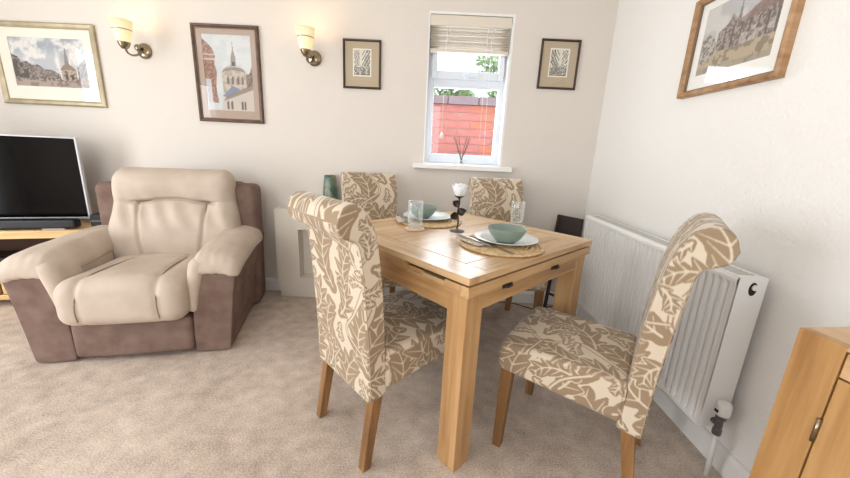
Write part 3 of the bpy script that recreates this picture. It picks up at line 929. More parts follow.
# ------------------------------------------------------------------ damask pattern tile (leaf scrolls)
def damask_tile(W=250, H=330):
    """periodic mask, 1 = brown leaf, 0 = cream ground; 2 mm per cell"""
    img = np.zeros((H, W), np.float32)
    yy, xx = np.mgrid[0:H, 0:W].astype(np.float32)

    state = {'t': img}

    def seg_paint(p, q, r0, r1, val, soft_=1.2):
        tgt = state['t']
        p = np.array(p, float); q = np.array(q, float)
        lo = np.floor(np.minimum(p, q) - max(r0, r1) - 2).astype(int); hi = np.ceil(np.maximum(p, q) + max(r0, r1) + 2).astype(int)
        X, Y = np.meshgrid(np.arange(lo[0], hi[0] + 1), np.arange(lo[1], hi[1] + 1))
        d = q - p; L = max((d @ d), 1e-6)
        t = np.clip(((X - p[0]) * d[0] + (Y - p[1]) * d[1]) / L, 0, 1)
        dist = np.hypot(X - p[0] - t * d[0], Y - p[1] - t * d[1]) - (r0 + (r1 - r0) * t)
        a = np.clip(.5 - dist / soft_, 0, 1)
        yi, xi = Y % H, X % W
        tgt[yi, xi] = tgt[yi, xi] * (1 - a) + val * a

    def lobe(p, q, r):
        p = np.array(p, float); q = np.array(q, float)
        for k in range(5):
            t0, t1 = k / 5, (k + 1) / 5
            f = lambda t: r * (.55 + .75 * math.sin(PI * min(1, t * .8 + .2))) * (1 - .55 * t)
            seg_paint(p + (q - p) * t0, p + (q - p) * t1, f(t0), f(t1), 1.0)

    def leaf(p0, p1, p2, width, n=5):
        p0, p1, p2 = map(lambda p: np.array(p, float), (p0, p1, p2))
        cur = lambda t: (1 - t) ** 2 * p0 + 2 * t * (1 - t) * p1 + t * t * p2
        tan = lambda t: 2 * (1 - t) * (p1 - p0) + 2 * t * (p2 - p1)
        veins = []
        state['t'] = lay = np.zeros((H, W), np.float32)
        for i in range(n + 1):
            t = .06 + .9 * i / n
            c = cur(t); d = tan(t); d /= np.linalg.norm(d) + 1e-6
            nr = np.array([-d[1], d[0]])
            wd = width * (math.sin(PI * (t * .82 + .12)) ** .7)
            for s in (-1, 1):
                q = c + nr * s * wd * .85 + d * wd * .75
                lobe(c, q, width * .30)
                veins.append((c, c + (q - c) * .86))
        for k in range(12): seg_paint(cur(k / 12), cur((k + 1) / 12), width * .36 * (1 - k / 14), width * .36 * (1 - (k + 1) / 14), 1)
        halo = lay.copy()                       # cream outline that parts it from the leaf below
        for _ in range(2):
            halo = np.maximum.reduce([halo] + [np.roll(halo, sh, ax) for sh in (-1, 1) for ax in (0, 1)])
        for a, b2 in veins: seg_paint(a, b2, 1.5, .7, .22)
        for k in range(16): seg_paint(cur(k / 16), cur((k + 1) / 16), 2.0 - k * .07, 2.0 - (k + 1) * .07, .1)
        img[:] = img * (1 - halo) + lay
        state['t'] = img

    def stem(pts, r):
        c = catmull(pts, 60)
        for a, b2 in zip(c[:-1], c[1:]): seg_paint(a, b2, r + 2.2, r + 2.2, .95)
        for a, b2 in zip(c[:-1], c[1:]): seg_paint(a, b2, r, r, .03)

    leaf((52, 8), (-6, 70), (60, 128), 38)
    leaf((150, 16), (236, 40), (206, 124), 39)
    leaf((118, 86), (48, 150), (112, 214), 40)
    leaf((176, 140), (258, 176), (216, 252), 39)
    leaf((66, 196), (-14, 228), (40, 302), 38)
    leaf((148, 206), (92, 272), (172, 326), 39)
    leaf((104, 6), (74, 50), (112, 92), 27, 4)
    leaf((226, 262), (276, 296), (228, 350), 29, 4)
    leaf((226, 122), (276, 126), (272, 178), 26, 4)
    leaf((72, 290), (108, 322), (80, 362), 26, 4)
    leaf((150, 100), (190, 90), (184, 60), 22, 4)
    leaf((20, 150), (50, 190), (22, 214), 24, 4)
    leaf((126, 236), (170, 250), (190, 222), 22, 4)
    stem([(118, -20), (150, 40), (120, 100), (170, 160), (150, 220), (90, 262), (118, 310), (150, 370)], 1.7)
    stem([(120, 100), (60, 120), (40, 170), (60, 208)], 1.2)
    stem([(170, 160), (214, 150), (244, 120)], 1.2)
    for k in range(9):                          # small leaves fill the widest bare patches
        bl_ = img.copy()
        for _ in range(2):
            acc = np.zeros_like(bl_)
            for sh in range(-14, 15, 2): acc += np.roll(bl_, sh, 0)
            bl_ = acc / 15; acc = np.zeros_like(bl_)
            for sh in range(-14, 15, 2): acc += np.roll(bl_, sh, 1)
            bl_ = acc / 15
        iy, ix = np.unravel_index(np.argmin(bl_), bl_.shape)
        an = k * 2.4; dx, dy = math.cos(an), math.sin(an)
        leaf((ix - 17 * dx, iy - 17 * dy), (ix + 9 * dy, iy - 9 * dx), (ix + 15 * dx, iy + 15 * dy), 15, 3)
    # a cream halo keeps neighbouring leaves apart; speckle of the chenille yarn
    sp = np.random.default_rng(3).normal(0, .06, img.shape)
    return np.clip(img + sp, 0, 1)


TILE = damask_tile()


def sample_tile(a, b2):
    H, W = TILE.shape
    x = (a / .0021) % W; y = (b2 / .0021) % H
    x0 = np.floor(x).astype(int) % W; y0 = np.floor(y).astype(int) % H
    fx = x - np.floor(x); fy = y - np.floor(y)
    x1 = (x0 + 1) % W; y1 = (y0 + 1) % H
    return TILE[y0, x0] * (1 - fx) * (1 - fy) + TILE[y0, x1] * fx * (1 - fy) + TILE[y1, x0] * (1 - fx) * fy + TILE[y1, x1] * fx * fy


def rr_ring(hw, hd, r, step):
    """rounded rectangle ring in (x, t); returns points and perimeter coordinate"""
    r = min(r, hd * .98, hw * .98)
    pts = []
    nx = max(2, int(2 * (hw - r) / step)); nt = max(2, int(4 * (hd - r) / step) + 1); nc = 4
    def arc(cx, cy, a0):
        for k in range(nc): a = a0 + (PI / 2) * (k + .5) / nc; pts.append((cx + r * math.cos(a), cy + r * math.sin(a)))
    for k in range(nx + 1): pts.append((-hw + r + 2 * (hw - r) * k / nx, -hd))
    arc(hw - r, -hd + r, -PI / 2)
    for k in range(nt + 1): pts.append((hw, -hd + r + 2 * (hd - r) * k / nt))
    arc(hw - r, hd - r, 0)
    for k in range(nx + 1): pts.append((hw - r - 2 * (hw - r) * k / nx, hd))
    arc(-hw + r, hd - r, PI / 2)
    for k in range(nt + 1): pts.append((-hw, hd - r - 2 * (hd - r) * k / nt))
    arc(-hw + r, -hd + r, PI)
    return pts


def fabric_loft(name, rings, uvs, parent):
    bb_ = B(); bb_.rings(rings)
    me = bpy.data.meshes.new(name)
    me.from_pydata(bb_.v, [], bb_.f)
    for p in me.polygons: p.use_smooth = True
    uv = np.array(uvs).reshape(-1, 2)
    mval = sample_tile(uv[:, 0], uv[:, 1])
    c = np.stack([mval, mval, mval, np.ones_like(mval)], 1).astype(np.float32)
    at = me.color_attributes.new('Col', 'FLOAT_COLOR', 'POINT'); at.data.foreach_set('color', c.ravel())
    me.materials.append(M['damask'])
    bm = bmesh.new(); bm.from_mesh(me); bmesh.ops.recalc_face_normals(bm, faces=bm.faces); bm.to_mesh(me); bm.free()
    o = bpy.data.objects.new(name, me); lk(o); o.parent = parent
    return o


def make_chair():
    r = empty('dining_chair', (0, 0, 0))
    # ---- backrest, profile in (y,z): front curve and rear curve from the bottom up over the scroll
    F = catmull([(-.185, .295), (-.191, .42), (-.196, .55), (-.204, .68), (-.217, .80), (-.234, .89), (-.260, .947), (-.291, .981), (-.327, .987), (-.357, .968), (-.370, .934)], 250)
    R_ = catmull([(-.262, .285), (-.265, .42), (-.272, .55), (-.281, .68), (-.292, .80), (-.300, .846), (-.312, .868), (-.330, .876), (-.349, .885), (-.363, .901), (-.3705, .927)], 250)
    sl = np.concatenate([[0], np.cumsum(np.linalg.norm(np.diff((F + R_) / 2, axis=0), axis=1))])
    rings, uvs = [], []
    step = .0034
    hw_ref = .2
    ref = rr_ring(hw_ref, .035, .011, step)
    nref = len(ref)
    def ring_fixed(hw, hd):
        rr = min(.011, hd * .9)
        out = []
        for (x, t) in ref:
            # remap reference ring to new half sizes keeping topology
            sx = 1 if x >= 0 else -1; st = 1 if t >= 0 else -1
            ax, at_ = abs(x), abs(t)
            nx_ = ax / (hw_ref - .011) * (hw - rr) if ax <= hw_ref - .011 else (hw - rr) + (ax - hw_ref + .011) / .011 * rr
            nt_ = at_ / (.035 - .011) * (hd - rr) if at_ <= .035 - .011 else (hd - rr) + (at_ - .035 + .011) / .011 * rr
            out.append((sx * nx_, st * nt_))
        return out
    for i in range(len(F)):
        s = i / (len(F) - 1)
        f, q = F[i], R_[i]
        d = q - f; th = max(np.linalg.norm(d), .003); d = d / th; cm = (f + q) / 2
        hw = .194 - .012 * min(1, s * 1.25)
        if s < .01: hw -= .004
        ring = ring_fixed(hw, th / 2)
        rings.append([(x, cm[0] + d[0] * t, cm[1] + d[1] * t) for x, t in ring])
        row_uv = []
        for (x, t) in ring:
            yw, zw = cm[0] + d[0] * t, cm[1] + d[1] * t
            if abs(x) > hw - .005: row_uv.append((yw * 1.0 + (.555 if x > 0 else .62), zw + (.13 if x > 0 else .34)))   # the sides
            elif t < 0: row_uv.append((x + .25, sl[i] + .02))          # inside face
            else: row_uv.append((x + .13, sl[i] + .30))                # outside face
        uvs.append(row_uv)
    fabric_loft('backrest', rings, uvs, r)
    # ---- seat: loft from rear to front, section in (x,z)
    NY = 136
    ref2 = rr_ring(.21, .07, .02, .0036)
    rings, uvs = [], []
    for i in range(NY):
        s = i / (NY - 1)
        y = -.195 + .425 * s
        hw = .198 + .026 * s
        top = .462 + .006 * math.sin(PI * s)
        bot = .312 + .045 * s
        e = 0.0
        if s > .93:
            k = (s - .93) / .07; e = (1 - math.sqrt(max(0, 1 - k * k))) * .022
        if s < .02: e = .004
        cz = (top + bot) / 2; hd = (top - bot) / 2 - e * .9; hw -= e
        rg, ru = [], []
        for (x, t) in ref2:
            X = x / .21 * hw; tz = t / .07 * hd
            crown = .010 * (1 - (X / hw) ** 2) * (1 if tz > 0 else 0) * (tz / hd)
            rg.append((X, y, cz + tz + crown))
            if tz > hd - .012: ru.append((X + .37, y + .11))
            else: ru.append(((y if abs(X) > hw - .01 else X) * 1.0 + (.08 if X > 0 else .31), cz + tz + .07))
        rings.append(rg); uvs.append(ru)
    # close the front with a few shrinking rings
    last = rings[-1]; cz_ = np.mean([p[2] for p in last])
    for sc_ in (.985, .94, .86, .75, .64, .53, .42, .31, .2, .1, .03):
        rings.append([(p[0] * sc_, last[0][1] + .003 * (1 - sc_) ** .3, cz_ + (p[2] - cz_) * sc_) for p in last])
        uvs.append([(p[0] * sc_ + .52, cz_ + (p[2] - cz_) * sc_ + .15) for p in last])
    fabric_loft('seat', rings, uvs, r)
    # piping along the two rear edges of the backrest and the roll ends
    for sx in (-1, 1):
        pts = [(sx * (.1935 - .012 * min(1, 1.25 * i / 249)), R_[i][0] + .006, R_[i][1]) for i in range(2, 232, 6)]
        B().tube(pts, .0016, 6).obj('piping', 'piping', r, smooth=True)
    # legs (square, tapered)
    def leg(x0, y0, z0, x1, y1, h0, h1):
        bb_ = B(); bb_.hexa([(x1 + a * h1, y1 + c2 * h1, 0) for c2 in (-1, 1) for a in (-1, 1)] + [(x0 + a * h0, y0 + c2 * h0, z0) for c2 in (-1, 1) for a in (-1, 1)])
        bb_.obj('leg', 'chair_leg', r, bevel=.002)
    for sx in (-1, 1):
        leg(sx * .192, .192, .37, sx * .196, .200, .022, .0165)
        leg(sx * .166, -.212, .345, sx * .172, -.268, .021, .0165)
    return r


def copy_tree(o, parent=None):
    c = o.copy(); lk(c); c.parent = parent
    for ch in list(o.children): copy_tree(ch, c)
    return c


chair = make_chair()
def put(o, loc, rz, label):
    o.location = (loc[0], loc[1], 0); o.rotation_euler = (0, 0, rz)
    tag(o, label, 'chair', 'leaf pattern dining chairs around the oak table')
kids = [chair] + [copy_tree(chair) for _ in range(3)]
put(kids[0], tw(-.410, -.042), TA - PI / 2, 'leaf patterned scroll back dining chair seen from behind, nearest the armchair')
put(kids[1], tw(.033, -.618), TA + math.radians(12.6), 'leaf patterned scroll back dining chair drawn up in front of the radiator')
put(kids[2], (-.690, -.445), math.radians(185.7), 'leaf patterned dining chair behind the table, under the window')
put(kids[3], (-1.500, -.510), math.radians(200.0), 'leaf patterned dining chair behind the table, next to the green vase')


# ------------------------------------------------------------------ things on the table
def placemat(u_, v_, R0, label):
    r = empty('placemat', tw(u_, v_, ZT + .0005), TA, label, 'placemat', 'round woven placemats')
    n = 8
    for k in range(n):                      # coiled rush rings
        rad_ = R0 - .0095 - k * (R0 - .012) / n
        bb_ = B()
        seg = 180
        rings = []
        for i in range(seg + 1):
            a = 2 * PI * i / seg; tw_ = .0020 * math.sin(a * 36 + k * 2)
            rr = .0062 if k else .0072
            rings.append([((rad_ + (1.35 * rr + tw_) * math.cos(q)) * math.cos(a), (rad_ + (1.35 * rr + tw_) * math.cos(q)) * math.sin(a), rr * .75 + (rr * .75 + tw_ * .4) * math.sin(q)) for q in [2 * PI * j / 6 for j in range(6)]])
        bb_.rings(rings, cap=False)
        bb_.obj('rush_coil', 'wicker', r, smooth=True)
    B().lathe([(0, .001), (R0 - .012, .001), (R0 - .012, .006), (0, .006)], (0, 0, 0), 40).obj('base_disc', 'wicker', r)
    return r


def plate(loc, R0, label):
    r = empty('dinner_plate', loc, 0, label, 'plate', 'pale dinner plates')
    B().lathe([(0, .0005), (R0 * .58, .0005), (R0 * .6, .003), (R0 * .72, .009), (R0 * .985, .0175), (R0, .0195), (R0 * .985, .021), (R0 * .72, .0125), (R0 * .62, .0075), (0, .006)], (0, 0, 0), 56).obj('plate_body', 'plate', r, smooth=True)
    return r


def bowl(loc, R0, H, label):
    r = empty('soup_bowl', loc, 0, label, 'bowl', 'sage green bowls')
    B().lathe([(0, .004), (R0 * .36, .004), (R0 * .37, .0), (R0 * .42, .0), (R0 * .50, .007), (R0 * .74, .023), (R0 * .91, .044), (R0, H - .003), (R0 * .995, H), (R0 * .97, H - .001), (R0 * .88, .046), (R0 * .70, .026), (R0 * .45, .012), (0, .009)], (0, 0, 0), 56).obj('bowl_body', 'celadon', r, smooth=True)
    return r


def tumbler(loc, R0, H, label):
    r = empty('tumbler', loc, 0, label, 'glass', 'clear straight tumblers')
    n = 48
    def flute(rad_, z, amp): return [((rad_ + amp * math.cos(12 * 2 * PI * k / n)) * math.cos(2 * PI * k / n), (rad_ + amp * math.cos(12 * 2 * PI * k / n)) * math.sin(2 * PI * k / n), z) for k in range(n)]
    bb_ = B()
    bb_.rings([flute(.001, 0, 0), flute(R0 * .9, 0, 0), flute(R0 * .95, .004, 0), flute(R0 * .97, .05, .0003), flute(R0, H * .75, .0003), flute(R0, H - .002, 0), flute(R0 - .0015, H, 0), flute(R0 - .0032, H - .002, 0), flute(R0 - .004, H * .5, 0), flute(R0 - .006, .022, 0), flute(R0 * .5, .017, 0), flute(.001, .0165, 0)], cap=False)
    bb_.obj('glass_wall', 'tumbler', r, smooth=True)
    return r


def fork(loc, rz, label):
    r = empty('fork', loc, rz, label, 'fork', 'steel forks')
    b2 = B(); b2.rings([[(w_, y, z), (w_, y, z + .0022), (-w_, y, z + .0022), (-w_, y, z)] for w_, y, z in ((.006, -.095, .0), (.008, -.07, .0), (.0045, -.02, .002), (.0035, .02, .006), (.010, .045, .005), (.0115, .055, .003))])
    b2.obj('handle', 'steel', r, bevel=.0008)
    for k in range(4):
        x = -.0095 + k * .0063
        B().tube([(x, .052, .004), (x, .075, .0015), (x, .098, .005)], [.0019, .0017, .001], 6).obj('tine', 'steel', r, smooth=True)
    return r


def knife(loc, rz, label):
    r = empty('knife', loc, rz, label, 'knife', 'steel knives')
    B().rings([[(.005, y, 0), (.005, y, .004), (-.005, y, .004), (-.005, y, 0)] for y in (-.105, -.01)]).obj('handle', 'steel', r, bevel=.0015)
    B().rings([[(.006 * k, y, .001), (.006 * k, y, .0028), (-.009 * k, y, .0022), (-.009 * k, y, .0014)] for y, k in ((-.012, .6), (.01, 1), (.07, 1), (.095, .6), (.108, .15))]).obj('blade', 'steel', r)
    return r


def napkin(loc, rz, label):
    r = empty('napkin', loc, rz, label, 'napkin', 'folded printed napkins')
    V, F = rbox(.032, .075, .004, .004, (10, 20, 2))
    V[:, 2] += .004 + .0015 * vnoise(V, 60, 4) * (V[:, 2] > 0)
    soft('folded_cloth', 'linen', r, V, F, 1)
    return r


ZM = ZT + .0108
placemat(-.035, -.272, .178, 'round woven placemat in front of the radiator side chair')
placemat(.050, .268, .178, 'round woven placemat at the far side behind the glass and coaster')
plate(tw(.012, -.262, ZM + .001), .138, 'pale dinner plate under the nearer sage green bowl')
plate(tw(.068, .300, ZM + .001), .138, 'pale dinner plate under the farther sage green bowl')
bowl(tw(-.032, -.292, ZM + .0078), .081, .066, 'nearer sage green bowl on its plate')
bowl(tw(.03, .300, ZM + .0078), .081, .066, 'farther sage green bowl behind the tumbler')
napkin(tw(-.125, -.185, ZM + .0012), TA + math.radians(-8), 'folded printed napkin on the near placemat beside the plate')
napkin(tw(-.085, .33, ZM + .0012), TA + math.radians(150), 'folded printed napkin on the far placemat')
fork(tw(-.128, -.200, ZM + .0102), TA + math.radians(-6), 'steel fork lying on the near placemat napkin')
knife(tw(-.108, -.300, ZM + .0012), TA + math.radians(-14), 'steel knife on the front edge of the near placemat')
fork(tw(-.085, .325, ZM + .0102), TA + math.radians(152), 'steel fork on the far placemat napkin')
knife(tw(.20, .245, ZM + .0012), TA + math.radians(170), 'steel knife on the far placemat right of the plate')

for (u_, v_, lab) in ((-.150, .158, 'round pale coaster under the left hand tumbler'), (.365, -.085, 'round pale coaster under the tumbler behind the near bowl')):
    cs = empty('coaster', tw(u_, v_, ZT + .0005), 0, lab, 'coaster', 'round coasters')
    B().lathe([(0, 0), (.047, 0), (.049, .002), (.049, .007), (.047, .009), (0, .009)], (0, 0, 0), 36).obj('coaster_disc', 'cork', cs, smooth=False)
tumbler(tw(-.150, .158, ZT + .0102), .037, .130, 'clear tumbler on a coaster left of the glass rose')
tumbler(tw(.365, -.085, ZT + .0102), .035, .130, 'clear tumbler behind the near sage bowl')

# glass rose on a metal stem
rs = empty('rose_candle_holder', tw(.010, .023, ZT + .0005), .3, 'white glass rose on a dark metal stem with leaves at the table centre', 'ornament')
B().lathe([(0, .0), (.036, .0), (.037, .002), (.034, .005), (.012, .008), (.006, .014), (0, .014)], (0, 0, 0), 32).obj('foot', 'zinc', rs, smooth=True)
stp = catmull([(0, 0, .01), (.003, 0, .05), (-.003, 0, .095), (.003, 0, .138), (.001, 0, .168)], 24)
B().tube(stp.tolist(), .0042, 8).obj('stem', 'iron', rs, smooth=True)
def rose_leaf(p, az, el, L):
    bb_ = B(); n = 9; rows = []
    for i in range(n + 1):
        t = i / n; wd = L * .42 * math.sin(PI * t ** .8) * (1 + .14 * math.sin(i * 3.1)) + .0008
        c = np.array([L * t, 0, L * .35 * math.sin(PI * t * .9)])
        rows.append([c + [0, -wd, wd * .35], c + [0, 0, 0], c + [0, wd, wd * .35], c + [0, wd, wd * .35 - .0018], c + [0, 0, -.0018], c + [0, -wd, wd * .35 - .0018]])
    m_ = Matrix.Translation(p) @ Matrix.Rotation(az, 4, 'Z') @ Matrix.Rotation(-el, 4, 'Y') @ Matrix.Rotation(math.radians(68), 4, 'X')
    bb_.rings([[tuple(m_ @ Vector(q)) for q in rw] for rw in rows])
    bb_.obj('leaf', 'iron', rs, smooth=True)
rose_leaf((0, 0, .062), math.radians(190), .45, .044)
rose_leaf((0, 0, .085), math.radians(-20), .5, .046)
rose_leaf((0, 0, .118), math.radians(170), .75, .042)
B().lathe([(.004, .160), (.012, .166), (.022, .172), (.024, .175), (.0, .173)], (0, 0, 0), 20).obj('calyx', 'iron', rs, smooth=True)
for k in range(11):
    ringk = 0 if k < 5 else (1 if k < 9 else 2)
    n_in = (5, 4, 2)[ringk]; idx = k - (0, 5, 9)[ringk]
    az = 2 * PI * idx / n_in + ringk * .5
    r0 = (.016, .010, .004)[ringk]; r1 = (.034, .024, .012)[ringk]; top = (.226, .232, .234)[ringk]
    bb_ = B(); rows = []
    span = 2 * PI / n_in * (1.25 if ringk < 2 else .95)
    for i in range(9):
        t = i / 8; rr = r0 + (r1 - r0) * math.sin(t * PI / 2 * 1.1); z = .174 + (top - .174) * t
        rw = []
        for j in range(9):
            q = -1 + 2 * j / 8
            zz = z - .010 * t * q * q; ra = rr + .004 * t * t * (1 - q * q)
            rw.append((ra * math.cos(az + q * span / 2), ra * math.sin(az + q * span / 2), zz))
        rows.append(rw)
    bb_.rings(rows, cap=False, closed=False)
    o = bb_.obj('petal', 'rose_glass', rs, smooth=True)
    md = o.modifiers.new('solid', 'SOLIDIFY'); md.thickness = .0025; md.offset = 0

# ------------------------------------------------------------------ armchair
AA = math.radians(13.8)
ac = empty('recliner_armchair', (-2.70, -.990, 0), AA, 'plump cream and brown suede recliner armchair', 'armchair')

def panel_side(s):
    """brown outer arm: section in x,z lofted along y"""
    inner = [(.278, .007), (.272, .016), (.274, .12), (.278, .23), (.292, .32), (.325, .42), (.352, .49), (.368, .515)]
    outer = [(.446, .007), (.452, .018), (.462, .12), (.474, .23), (.486, .32), (.500, .42), (.512, .48), (.508, .520)]
    ys = [(-.004, .93), (-.001, .975), (.006, .995), (.02, 1), (.2, 1), (.4, 1), (.6, 1), (.76, 1), (.80, .992), (.822, .96), (.83, .9)]
    rings = []
    cx = np.mean([p[0] for p in inner + outer]); cz = .26
    for y, k in ys:
        dx = -.022 * max(0, y) if True else 0
        pts = inner + [(.44, .53)] + outer[::-1] + [(.36, .006)]
        rings.append([(s * (cx + (x - cx) * k + (dx if x > cx else dx * .3)), y, cz + (z - cz) * (1 - (1 - k) * .35)) for x, z in pts])
    bb_ = B(); bb_.rings(rings)
    bb_.obj('arm_panel', 'suede_dark', ac, smooth=True, sub=2)

for s in (-1, 1): panel_side(s)

def arm_pad(s):
    V, F = rbox(.128, .355, .052, .048, (20, 56, 10))
    p = V.copy()
    t = (p[:, 1] + .355) / .71                      # 0 front .. 1 back
    x = p[:, 0] * (1.0 - .06 * t)
    cxp = .405 - .01 * t
    z = p[:, 2] * (1.05 - .1 * t) + .528 + .018 * np.sin(PI * np.clip(t * .9, 0, 1)) + .010 * t
    z -= .030 * np.clip((.14 - t) / .14, 0, 1) ** 1.6                       # nose dips
    z -= .055 * np.clip((-p[:, 0] - .06) / .065, 0, 1) ** 1.3               # rolls down to the seat
    z -= .038 * np.clip((p[:, 0] - .02) / .105, 0, 1) ** 1.5
    # gathers at the nose
    z += .0035 * np.sin(p[:, 0] * 150) * np.clip((.16 - t) / .16, 0, 1)
    z += .006 * vnoise(p, 22, 5 + s)
    x = x + .004 * vnoise(p, 26, 9 + s)
    P = np.stack([s * (cxp + x), p[:, 1] + .330, z], 1)
    soft('arm_pad', 'suede_light', ac, P, F, 1)
    # the inner front drop of the pad, between arm panel and seat
    V, F = rbox(.046, .10, .155, .042, (8, 10, 16))
    tz = (V[:, 2] + .155) / .31
    x = V[:, 0] * (.62 + .38 * tz) + .282 + .052 * tz ** 1.6
    y = V[:, 1] + .070 + .012 * (1 - tz)
    z = V[:, 2] + .395
    P = np.stack([s * x, y, z + .004 * vnoise(V, 30, 3)], 1)
    soft('arm_pad_front', 'suede_light', ac, P, F, 1)
for s in (-1, 1): arm_pad(s)

# inner arm walls under the pads
for s in (-1, 1):
    V, F = rbox(.035, .30, .13, .03, (6, 20, 10))
    P = np.stack([s * (.318 + V[:, 0]), V[:, 1] + .36, V[:, 2] + .42], 1)
    soft('arm_lining', 'suede_light', ac, P, F, 1)

# seat cushion
V, F = rbox(.283, .35, .12, .075, (34, 40, 16))
t = (V[:, 1] + .35) / .70
z = V[:, 2] + .345
up = V[:, 2] > 0
z += np.where(up, .022 * (1 - (V[:, 0] / .283) ** 2) - .030 * t, 0)
z += np.where(up, -.016 * np.exp(-((np.abs(V[:, 0]) - (.165 - .03 * t)) / .010) ** 2), 0)
fr = np.clip((.18 - t) / .18, 0, 1)
y = V[:, 1] + .255 - .016 * fr * np.cos(V[:, 0] / .283 * 1.3)
y += .012 * fr * np.exp(-((np.abs(V[:, 0]) - .168) / .010) ** 2)
cr = np.exp(-((t - .62 - .25 * (V[:, 0] / .283) ** 2 * 0) / .016) ** 2)
z -= np.where(up & (np.abs(V[:, 0]) < .15), .008 * cr, 0)
z += .005 * vnoise(V, 24, 8) * up
z = np.where(~up & (t < .25), z + .0, z)
soft('seat_cushion', 'suede_light', ac, np.stack([V[:, 0], y, z], 1), F, 1)
for s in (-1, 1):
    pts = [(s * (.170 - .03 * k), .25 - .0 + 0, 0) for k in (0, 1)]
    path = [(s * .172, -.100, .27), (s * .171, -.110, .32), (s * .168, -.102, .378), (s * .166, -.068, .434), (s * .162, .0, .464), (s * .152, .15, .466), (s * .142, .35, .450), (s * .138, .45, .442)]
    B().tube(catmull(path, 40).tolist(), .0030, 6).obj('seam_crease_line', 'seam_crease_line', ac, smooth=True)

# footrest panel under the cushion
V, F = rbox(.274, .03, .104, .024, (24, 4, 12))
y = V[:, 1] + .016 - .014 * np.cos(V[:, 0] / .274 * 1.4) * (V[:, 1] < 0)
soft('footrest', 'suede_dark', ac, np.stack([V[:, 0], y, V[:, 2] + .128 + .003 * vnoise(V, 20, 2)], 1), F, 1)
B().box(-.25, .25, .06, .78, .02, .22).obj('base_frame', 'suede_dark', ac, bevel=.01)

# back cushion (head roll above, three channels below)
V, F = rbox(.362, .085, .315, .075, (84, 10, 100))
zz = V[:, 2] + .315                           # 0 .. .63
fr = (V[:, 1] < 0).astype(float) * np.clip(-V[:, 1] / .06, 0, 1)
x = .034 + V[:, 0] * (1.0 - .085 * np.clip((zz - .2) / .43, 0, 1)) * (1 + .03 * np.sin(PI * np.clip(zz / .42, 0, 1)))
lean = .28 * zz * .62
y = V[:, 1] + .525 + lean
bul = .055 * np.sin(PI * np.clip(zz / .43, 0, 1)) * (zz < .43) + .050 * np.sin(PI * np.clip((zz - .43) / .22, 0, 1)) * (zz >= .43)
y -= fr * bul * np.sqrt(np.clip(1 - (V[:, 0] / .37) ** 2, 0, 1)) ** .6
crease = np.exp(-((zz - (.437 + .012 * np.cos(V[:, 0] * 12))) / .008) ** 2) * np.clip((.27 - np.abs(V[:, 0])) / .05, 0, 1)
y += fr * .026 * crease
chan = np.exp(-((np.abs(V[:, 0]) - (.15 + .05 * np.clip((zz - .1) / .35, 0, 1))) / .009) ** 2) * (zz < .43)
y += fr * .020 * chan
fold = np.sin((V[:, 0] * .9 + zz * .35) * 60 + 3 * vnoise(V, 10, 1)) * np.exp(-((zz - .36) / .09) ** 2)
y += fr * .0065 * fold
y += fr * .006 * vnoise(V, 18, 6)
z = zz + .335
soft('back_cushion', 'suede_light', ac, np.stack([x, y, z], 1), F, 1)
# seams of the back cushion, then a dark line shading its head crease
def yfront(xx, zz_):
    b0 = .055 * math.sin(PI * min(1, max(0, zz_ / .43))) if zz_ < .43 else .05 * math.sin(PI * min(1, (zz_ - .43) / .22))
    return -.085 + .525 + .1736 * zz_ - b0 * math.sqrt(max(0, 1 - (xx / .37) ** 2)) ** .6
for s in (-1, 1):
    pts = [(.034 + s * (.15 + .05 * min(1, max(0, (q - .1) / .35))) * (1 - .085 * max(0, (q - .2) / .43)), yfront(s * .18, q) + .0185, q + .335) for q in np.linspace(.09, .42, 16)]
    B().tube(pts, .0030, 6).obj('seam_crease_line', 'seam_crease_line', ac, smooth=True)
pts = []
for q in np.linspace(-.215, .215, 36):
    zc = .437 + .012 * math.cos(q * 12)
    pts.append((.034 + q * .95, -.085 + .525 + .1736 * zc + .0195 * (1 - .15 * abs(q) / .215), zc + .335))
B().tube(pts, .0032, 6).obj('seam_crease_line', 'seam_crease_line', ac, smooth=True)  # dark tube laying shade along the head roll crease
# brown wings and back shell
for s in (-1, 1):
    V, F = rbox(.075, .115, .43, .045, (8, 10, 30))
    zz = V[:, 2] + .43
    P = np.stack([s * (.405 + V[:, 0] + .012 * np.clip(zz / .86, 0, 1) - .012) + (.015 if s > 0 else .048), V[:, 1] + .690 + .02 * (zz / .86), zz + .008], 1)
    soft('wing', 'suede_dark', ac, P, F, 1)
V, F = rbox(.40, .06, .42, .04, (20, 6, 20))
soft('back_shell', 'suede_dark', ac, np.stack([V[:, 0], V[:, 1] + .77, V[:, 2] + .46], 1), F, 1)
for sx in (-1, 1):
    for y in (.06, .74):
        B().lathe([(0, 0), (.02, 0), (.022, .006), (.02, .024), (0, .024)], (sx * .36, y, 0), 14).obj('foot', 'black_plastic', ac)

